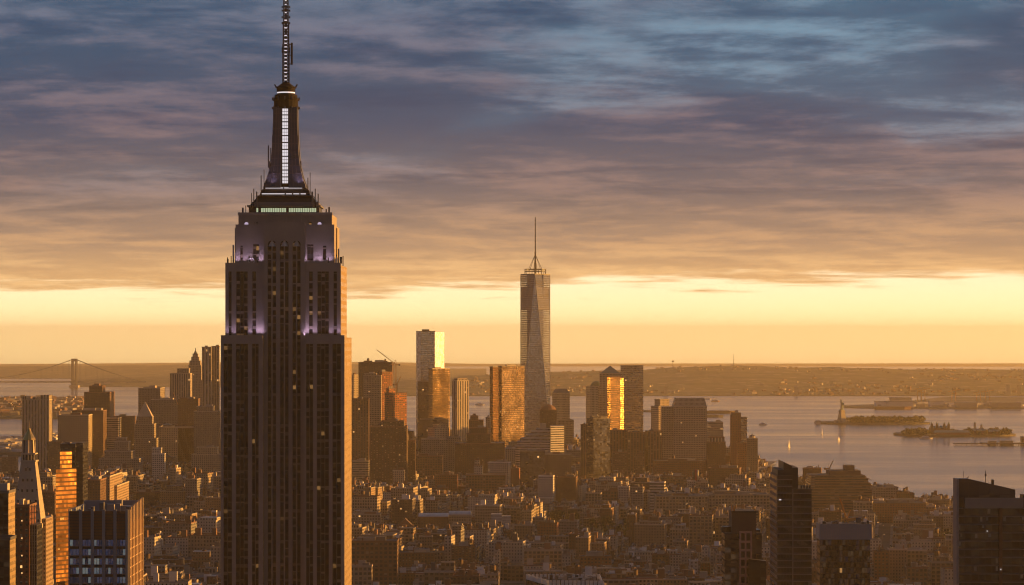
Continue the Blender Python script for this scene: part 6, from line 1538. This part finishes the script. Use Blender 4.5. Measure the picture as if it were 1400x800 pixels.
# heights allowed on the way to the skyline (photo row that no ordinary building may pass)
ENV = [(0, 640), (60, 640), (70, 600), (180, 600), (190, 615), (300, 620), (480, 628), (560, 618), (700, 615), (790, 622), (900, 632), (1000, 640), (1050, 648), (1120, 662), (1200, 676), (1260, 688), (1400, 694)]
WALLS = [('city_red', 'red brick'), ('city_tan', 'tan brick'), ('city_brown', 'brown brick'), ('city_grey', 'grey'), ('city_cream', 'cream'), ('city_stone', 'pale stone'), ('city_loft', 'big windowed tan'), ('city_dark', 'dark')]
facade('city_red', (.22, .085, .055), bw=2.8, fh=3.3, ww=.42, wh=.5, lit=.007)
facade('city_tan', (.30, .22, .145), bw=3.0, fh=3.3, ww=.42, wh=.5, lit=.007)
facade('city_brown', (.15, .085, .055), bw=3.0, fh=3.3, ww=.42, wh=.5, lit=.007)
facade('city_grey', (.26, .25, .24), bw=3.4, fh=3.5, ww=.55, wh=.5, lit=.007)
facade('city_cream', (.52, .47, .39), bw=3.2, fh=3.4, ww=.42, wh=.5, lit=.007)
facade('city_stone', (.40, .33, .25), bw=3.4, fh=4.0, ww=.55, wh=.6, lit=.007)
facade('city_loft', (.32, .25, .17), bw=4.4, fh=4.2, ww=.68, wh=.62, lit=.007)
facade('city_dark', (.09, .07, .06), bw=3.2, fh=3.5, ww=.6, wh=.5, lit=.007)
ROOFS = ['tar_roof', 'tar_roof', 'roof_brown', 'pale_roof', 'roof_brown', 'silver_roof']
def inside_land(x, y): return lerp(SH_L, y) + 14 < x < lerp(SH_R, y) - 14 and y < 6900
HB = [(h[0], h[1], h[3], HOR + (EYE - gland(0, h[3])) * FPX / h[3] - 9, h[3]) for h in HERO if h[3] > 2650]
def gen():
    out = []
    # (rotation, y range): the midtown grid runs along the view, the older quarters are skewed
    for (y0, y1, rot, bx, by) in ((1750, 2920, 0., 255, 62), (2920, 3800, R_(-8), 150, 66), (3800, 4700, R_(-12), 120, 64), (4700, 6700, R_(-10), 90, 60)):
        c, s_ = math.cos(rot), math.sin(rot); cx0, cy0 = 0, (y0 + y1) / 2
        R = 2400
        nu = int(R / bx) + 1; nv = int((y1 - y0) / by / 2) + 14
        for i in range(-nu, nu + 1):
            for j in range(-nv, nv + 1):
                u0 = i * bx + 12; u1 = (i + 1) * bx - 12; v0 = j * by + 7; v1 = (j + 1) * by - 7
                xm, ym = cx0 + ((u0 + u1) / 2) * c - ((v0 + v1) / 2) * s_, cy0 + ((u0 + u1) / 2) * s_ + ((v0 + v1) / 2) * c
                if ym < y0 - 60 or ym > y1 + 60: continue
                if abs(700 + xm * FPX / ym - 700) > 900: continue
                for row in (0, 1):
                    u = u0
                    while u < u1 - 5:
                        big = CRND.random() < (.34 if ym < 2950 else .2 if ym < 3700 else .3)
                        w = CRND.uniform(22, 48) if big else CRND.uniform(7, 17)
                        w = min(w, u1 - u)
                        dep = (v1 - v0) / 2 - (0 if big else CRND.uniform(1, 7)); uc = u + w / 2
                        vc = v0 + dep / 2 if row == 0 else v1 - dep / 2
                        u += w + (.15 if CRND.random() < .8 else 3)
                        x, y = cx0 + uc * c - vc * s_, cy0 + uc * s_ + vc * c
                        if not (y0 <= y < y1) or not inside_land(x, y): continue
                        px = 700 + x * FPX / y
                        if px < -25 or px > 1425: continue
                        if any(abs(x - a) < rx and abs(y - b) < ry for a, b, rx, ry in PARKS): continue
                        if any((x - a) ** 2 + (y - b) ** 2 < (r + max(w, dep) * .45) ** 2 for a, b, r in FOOT): continue
                        if y < 2450: h = CRND.uniform(30, 62) if big else CRND.uniform(18, 40)
                        elif y < 2950: h = CRND.choice([CRND.uniform(22, 48), CRND.uniform(16, 30)]) if big else CRND.uniform(12, 26)
                        elif y < 3800: h = (CRND.uniform(22, 52) if big else CRND.uniform(10, 20)) + (22 if CRND.random() < .025 else 0)
                        else: h = (CRND.uniform(26, 72) if big else CRND.uniform(14, 26)) + (25 if CRND.random() < .08 else 0) + (CRND.uniform(20, 60) if y > 5000 and big else 0)
                        if px > 1100 and y > 3600: h = min(h, CRND.uniform(10, 22))
                        g = gland(x, y)
                        top = PZ(lerp(ENV, px) + CRND.uniform(0, 14) - (CRND.uniform(10, 34) if y > 5000 and px < 1000 else 0), y)
                        if g + h > top: h = top - g
                        hwp = (w + dep) / 2 * FPX / y
                        for q in HB:
                            if q[0] < px + hwp and q[1] > px - hwp and 0 < q[2] - y < 1600:
                                tz = PZ(q[3] + CRND.uniform(-5, 2), y)
                                if g + h > tz and (CRND.random() < .85 or q[4] < 4200): h = tz - g
                        if h < 7: h = CRND.uniform(6, 9)
                        if PZ(803, y) > g + h + 5: continue
                        out.append([x, y, w, dep, rot, g, h, px, big])
    return out
B = gen()
# which of them show: paint them far to near into a small picture
Wd, Hd = 1400, 800
ids = np.full((Hd, Wd), -1, dtype=np.int32)
todo = [(b[1], 'g', i) for i, b in enumerate(B)] + [(h[3], 'h', i) for i, h in enumerate(HERO)] + [(1290, 'h', -1)]
for d_, k, i in sorted(todo, reverse=True):
    if k == 'g':
        x, y, w, dp, rot, g, h, px, big = B[i]; hw = (w * abs(math.cos(rot)) + dp * abs(math.sin(rot))) / 2 * FPX / y
        x0, x1 = px - hw, px + hw; yt = HOR + (EYE - g - h) * FPX / y; yt -= 0; ybm = HOR + (EYE - g) * FPX / max(1, y - dp / 2)
    elif i < 0: x0, x1, yt, ybm = 302, 480, 290, 800
    else: x0, x1, yt = HERO[i][:3]; ybm = HOR + (EYE - 3) * FPX / HERO[i][3]
    a, b_, c_, d2_ = int(max(0, round(x0))), int(min(Wd, round(x1))), int(max(0, round(yt))), int(min(Hd, round(ybm)))
    if a < b_ and c_ < d2_: ids[c_:d2_, a:b_] = i if k == 'g' else -2
cnt = np.bincount(ids[ids >= 0].ravel(), minlength=len(B))
print('ordinary buildings', len(B), 'seen', int((cnt > 0).sum()))
order = sorted(range(len(B)), key=lambda i: -cnt[i])
N_IND = 215
chosen = [i for i in order[:N_IND] if cnt[i] > 25]
cset = set(chosen)
rnd = random.Random(77)
def ordinary(i, individual):
    x, y, w, dp, rot, g, h, px, big = B[i]
    tn = rnd.random(); wm, wd = rnd.choice(WALLS if not big else WALLS[1:] + WALLS[4:7] + WALLS[4:6]); rf = rnd.choice(ROOFS)
    z1 = g + h; near = y < 3300
    parts = []
    c, s_ = math.cos(rot), math.sin(rot)
    loc = lambda u, v: (x + u * c - v * s_, y + u * s_ + v * c)
    m = MB(tn); m.prism(rect(x, y, w, dp, rot), g - 1, z1, wm); parts.append(('wall', m))
    m = MB(rnd.random()); m.face([(p[0], p[1], z1 - .5) for p in rect(x, y, w - .5, dp - .5, rot)], rf)
    pm = rnd.choice(['brick_plain', 'stone_pale', 'pale_roof']) 
    if near or individual:
        for sx, sy, ww, dd in ((0, -1, w, .4), (0, 1, w, .4), (-1, 0, .4, dp - .84), (1, 0, .4, dp - .84)):
            X_, Y_ = loc(sx * (w / 2 - .18), sy * (dp / 2 - .18)); m.rbox(X_, Y_, ww, dd, z1 - .2, z1 + .9, rot, pm, bottom=True)
        if wm in ('city_stone', 'city_loft', 'city_red') and rnd.random() < .6:
            X_, Y_ = loc(0, -dp / 2 - .35); m.rbox(X_, Y_, w, .7, z1 - 1.2, z1 - .2, rot, 'stone_pale', bottom=True)
    parts.append(('roof', m))
    feats = []
    nb = (1 if rnd.random() < .8 else 0) + (1 if big else 0)
    for k in range(nb):
        m = MB(rnd.random()); X_, Y_ = loc(rnd.uniform(-.3, .3) * w, rnd.uniform(-.25, .3) * dp); hh = rnd.uniform(2.6, 5.5) + (rnd.uniform(1, 4) if big else 0)
        m.rbox(X_, Y_, rnd.uniform(2.5, 4.5) * (1.5 if big else 1), rnd.uniform(3, 5), z1 - .5, z1 + hh, rot, rnd.choice(['brick_plain', 'stone_pale', 'white_paint', 'steel', 'brick_plain']), 'tar_roof'); parts.append(('stair_head', m)); 
    if big and rnd.random() < .35 or (not big and rnd.random() < .07):
        m = MB(rnd.random()); X_, Y_ = loc(rnd.uniform(-.3, .3) * w, rnd.uniform(-.3, .3) * dp); tank(m, X_, Y_, z1 - .3 + (3 if rnd.random() < .4 else 0), rnd.uniform(.9, 1.2)); parts.append(('water_tank', m)); feats.append('a water tank')
    nc = rnd.choice([0, 1, 1, 2, 3])
    for k in range(nc):
        m = MB(rnd.random()); sx = rnd.choice([-1, 1]); X_, Y_ = loc(sx * (w / 2 - .7), rnd.uniform(-.4, .4) * dp); m.rbox(X_, Y_, rnd.uniform(.8, 1.3), rnd.uniform(.9, 2.6), z1 - .4, z1 + rnd.uniform(1.5, 4.5), rot, rnd.choice(['brick_plain', 'brick_plain', 'stone_pale'])); parts.append(('chimney', m))
    if nc: feats.append(['', 'one chimney', 'two chimneys', 'three chimneys'][nc])
    if big or rnd.random() < .3:
        for k in range(rnd.randint(1, 3)):
            m = MB(rnd.random()); X_, Y_ = loc(rnd.uniform(-.4, .4) * w, rnd.uniform(-.4, .4) * dp); m.rbox(X_, Y_, rnd.uniform(1, 2.5), rnd.uniform(1, 2.5), z1 - .45, z1 + rnd.uniform(.6, 1.6), rot, rnd.choice(['silver_roof', 'steel', 'white_paint'])); parts.append(('roof_unit', m))
    if big and rnd.random() < .3 and h > 20:
        k = rnd.uniform(.4, .7); ox = (1 - k) / 2 * w * rnd.choice([-1, 0, 1]); X_, Y_ = loc(ox, 0)
        m = MB(tn); m.rbox(X_, Y_, w * k, dp * .7, z1 - .45, z1 + rnd.uniform(3.5, 8), rot, wm, rf); parts.append(('penthouse', m)); feats.append('a set back top floor')
    return parts, wd, feats
# the few hundred that show largest: things of their own
KIND = lambda b: 'loft_building' if b[8] and b[6] > 24 else ('apartment_building' if b[8] else ('tenement' if b[6] < 22 else 'walkup_building'))
CATS = {'loft_building': 'building', 'apartment_building': 'building', 'tenement': 'house', 'walkup_building': 'building'}
made = []
for i in chosen:
    b = B[i]; parts, wd, feats = ordinary(i, True)
    k = KIND(b); t = thing(k, '', CATS[k], b[0], b[1], b[5], {'loft_building': 'lofts among the low streets', 'apartment_building': 'apartment blocks among the low streets', 'tenement': 'low houses of the side streets', 'walkup_building': 'walk-ups of the side streets'}[k])
    for nm, m in parts: m.build(nm, t)
    ys, xs = np.where(ids == i)
    made.append([t, b, wd, feats, float(np.mean(xs)), float(np.mean(ys)), k])
def near_hero(px, py):
    best = None
    for h in HERO:
        hx = (h[0] + h[1]) / 2; hy = h[2] + 18
        if not (-5 < hx < 1405): continue
        dd = math.hypot((hx - px) / 1.0, (hy - py) * 1.3)
        if best is None or dd < best[0]: best = (dd, h, hx, hy)
    _, h, hx, hy = best
    dx, dy = px - hx, py - hy
    if abs(dx) > abs(dy) * 1.1: rel = 'right of' if dx > 0 else 'left of'
    else: rel = 'below' if dy > 0 else 'above'
    return rel, h[4]
ORD = ['', 'first', 'second', 'third', 'fourth', 'fifth', 'sixth', 'seventh', 'eighth', 'ninth', 'tenth', 'eleventh', 'twelfth']
groups = {}
for r_ in made:
    t, b, wd, feats, px, py, k = r_
    rel, hp = near_hero(px, py)
    size = ('wide ' if b[2] > 30 else 'narrow ' if b[2] < 10 else '') 
    noun = {'loft_building': 'loft', 'apartment_building': 'block', 'tenement': 'house', 'walkup_building': 'walk-up'}[k]
    key = (size + wd + ' ' + noun, (' with ' + feats[0]) if feats else '', rel + ' the ' + hp)
    groups.setdefault(key, []).append(r_)
def nw(s): return len(s.replace('-', '').split())
for key, rs in groups.items():
    rs.sort(key=lambda q: q[4])
    for n, r_ in enumerate(rs):
        a, f_, pl = key
        lab = a + f_ + ' ' + pl
        if len(rs) > 1: lab = a + f_ + ' ' + pl + ', ' + ORD[min(n + 1, 12)] + ' from left'
        if nw(lab) > 16: lab = a + ' ' + pl + (', ' + ORD[min(n + 1, 12)] + ' from left' if len(rs) > 1 else '')
        r_[0]['label'] = lab; r_.append(lab)
seen = {}
for r_ in made:
    while r_[0]['label'] in seen:
        r_[0]['label'] = r_[0]['label'].replace(r_[2], ('plain ', 'small ', 'squat ')[seen[r_[0]['label']] % 3] + r_[2], 1)
        seen[r_[0]['label']] = seen.get(r_[0]['label'], 0)
    seen[r_[0]['label']] = 1
# all the rest: too many to count
mass = MB()
for i in range(len(B)):
    if i in cset: continue
    x, y, w, dp, rot, g, h, px, big = B[i]
    if cnt[i] == 0 and rnd.random() < .0: continue
    parts, wd, feats = ordinary(i, False)
    for nm, m in parts: mixmb(mass, m)
mass.build('rooftop_city', kind='stuff', label='uncounted small houses and roofs filling the streets between the larger buildings')
# block pavements and kerbs
pv = MB(.5)
for (y0, y1, rot, bx, by) in ((1750, 2920, 0., 255, 62), (2920, 3800, R_(-8), 150, 66), (3800, 4700, R_(-12), 120, 64), (4700, 6700, R_(-10), 90, 60)):
    c, s_ = math.cos(rot), math.sin(rot); cy0 = (y0 + y1) / 2
    for i in range(-12, 12):
        for j in range(-40, 40):
            uc, vc = (i + .5) * bx, (j + .5) * by; x, y = uc * c - vc * s_, cy0 + uc * s_ + vc * c
            if y0 <= y < y1 and inside_land(x, y) and abs(x) < y * .21: pv.rbox(x, y, bx - 16, by - 9, gland(x, y) - .2, gland(x, y) + .14, rot, 'pavement', 'pavement')
pv.build('pavement', kind='structure', label='kerbed pavements of the street blocks')
# ------------------------------------------------------------------ trees
def tree_parts(h, seed):
    random.seed(seed); tr = MB(.5); r = h * .36
    tr.bar((0, 0, -.3), (0, 0, h * .45), h * .035, 'bark', h * .022)
    for k in range(5):
        a = k * 1.3 + seed; tr.bar((0, 0, h * (.3 + .05 * k)), (r * .6 * math.cos(a), r * .6 * math.sin(a), h * (.55 + .06 * k)), h * .016, 'bark', h * .006)
    cr = MB(.5)
    for k in range(9):
        a = random.uniform(0, 6.28); q = random.uniform(.2, .8) * r; cr.tint = random.random()
        leafclump(cr, q * math.cos(a), q * math.sin(a), h * random.uniform(.45, .85), r * random.uniform(.35, .55), 26, random.choice(['leaf_green', 'leaf_green', 'leaf_dark']), .8, .34)
    return tr, cr
protos = []
def place_tree(x, y, h, label, group, k):
    g = gland(x, y)
    while len(protos) < 4:
        tr, cr = tree_parts(10., len(protos) + 3); a = tr.build('trunk'); b = cr.build('crown'); protos.append((a.data, b.data)); bpy.data.objects.remove(a); bpy.data.objects.remove(b)
    t = thing('tree', label, 'tree', x, y, g, group); t.scale = (h / 10,) * 3; t.rotation_euler = (0, 0, k * 1.7)
    for nm, me in zip(('trunk', 'crown'), protos[k % 4]):
        o = bpy.data.objects.new(nm, me); C.objects.link(o); o.parent = t
tr = random.Random(9); k = 0
for (cx, cy, rx, ry), n, lb, gp in ((PARKS[0], 58, 'leafy tree in the wide square among the low houses, one of a dense grove', 'trees of the square'), (PARKS[1], 30, 'street tree in the row near the shore by the slant roofed tower', 'shore street trees'), (PARKS[2], 12, 'tree in the small garden beside the gold striped brick block', 'trees of the small garden')):
    for _ in range(n):
        place_tree(cx + tr.uniform(-.95, .95) * rx, cy + tr.uniform(-.95, .95) * ry, tr.uniform(12, 20), lb, gp, k); k += 1
# park lawn and path
m = MB(.5); cx, cy, rx, ry = PARKS[0]; m.rbox(cx, cy, rx * 2 - 6, ry * 2 - 6, gland(cx, cy) - .1, gland(cx, cy) + .2, 0, 'leaf_green'); m.build('lawn', kind='structure', label='grass of the square')
# ------------------------------------------------------------------ street lamps glowing near the shore
for i in range(34):
    px = tr.uniform(1205, 1300); y = tr.uniform(3000, 3800)
    if px > 1300: continue
    x = PX(px, y); g = gland(x, y); t = thing('street_lamp', 'glowing street lamp on a thin pole among the shore streets', 'street lamp', x, y, g, 'lit street lamps near the shore')
    m = MB(.5); m.bar((x, y, g), (x, y, g + 17), .12, 'dark_metal'); m.bar((x, y, g + 17), (x + 1.6, y - .5, g + 17.6), .1, 'dark_metal'); m.build('pole', t)
    m = MB(.5); m.cyl(x + 1.6, y - .5, .5, g + 17.1, g + 17.6, 'lamp_warm', 8); m.build('lamp_head', t)
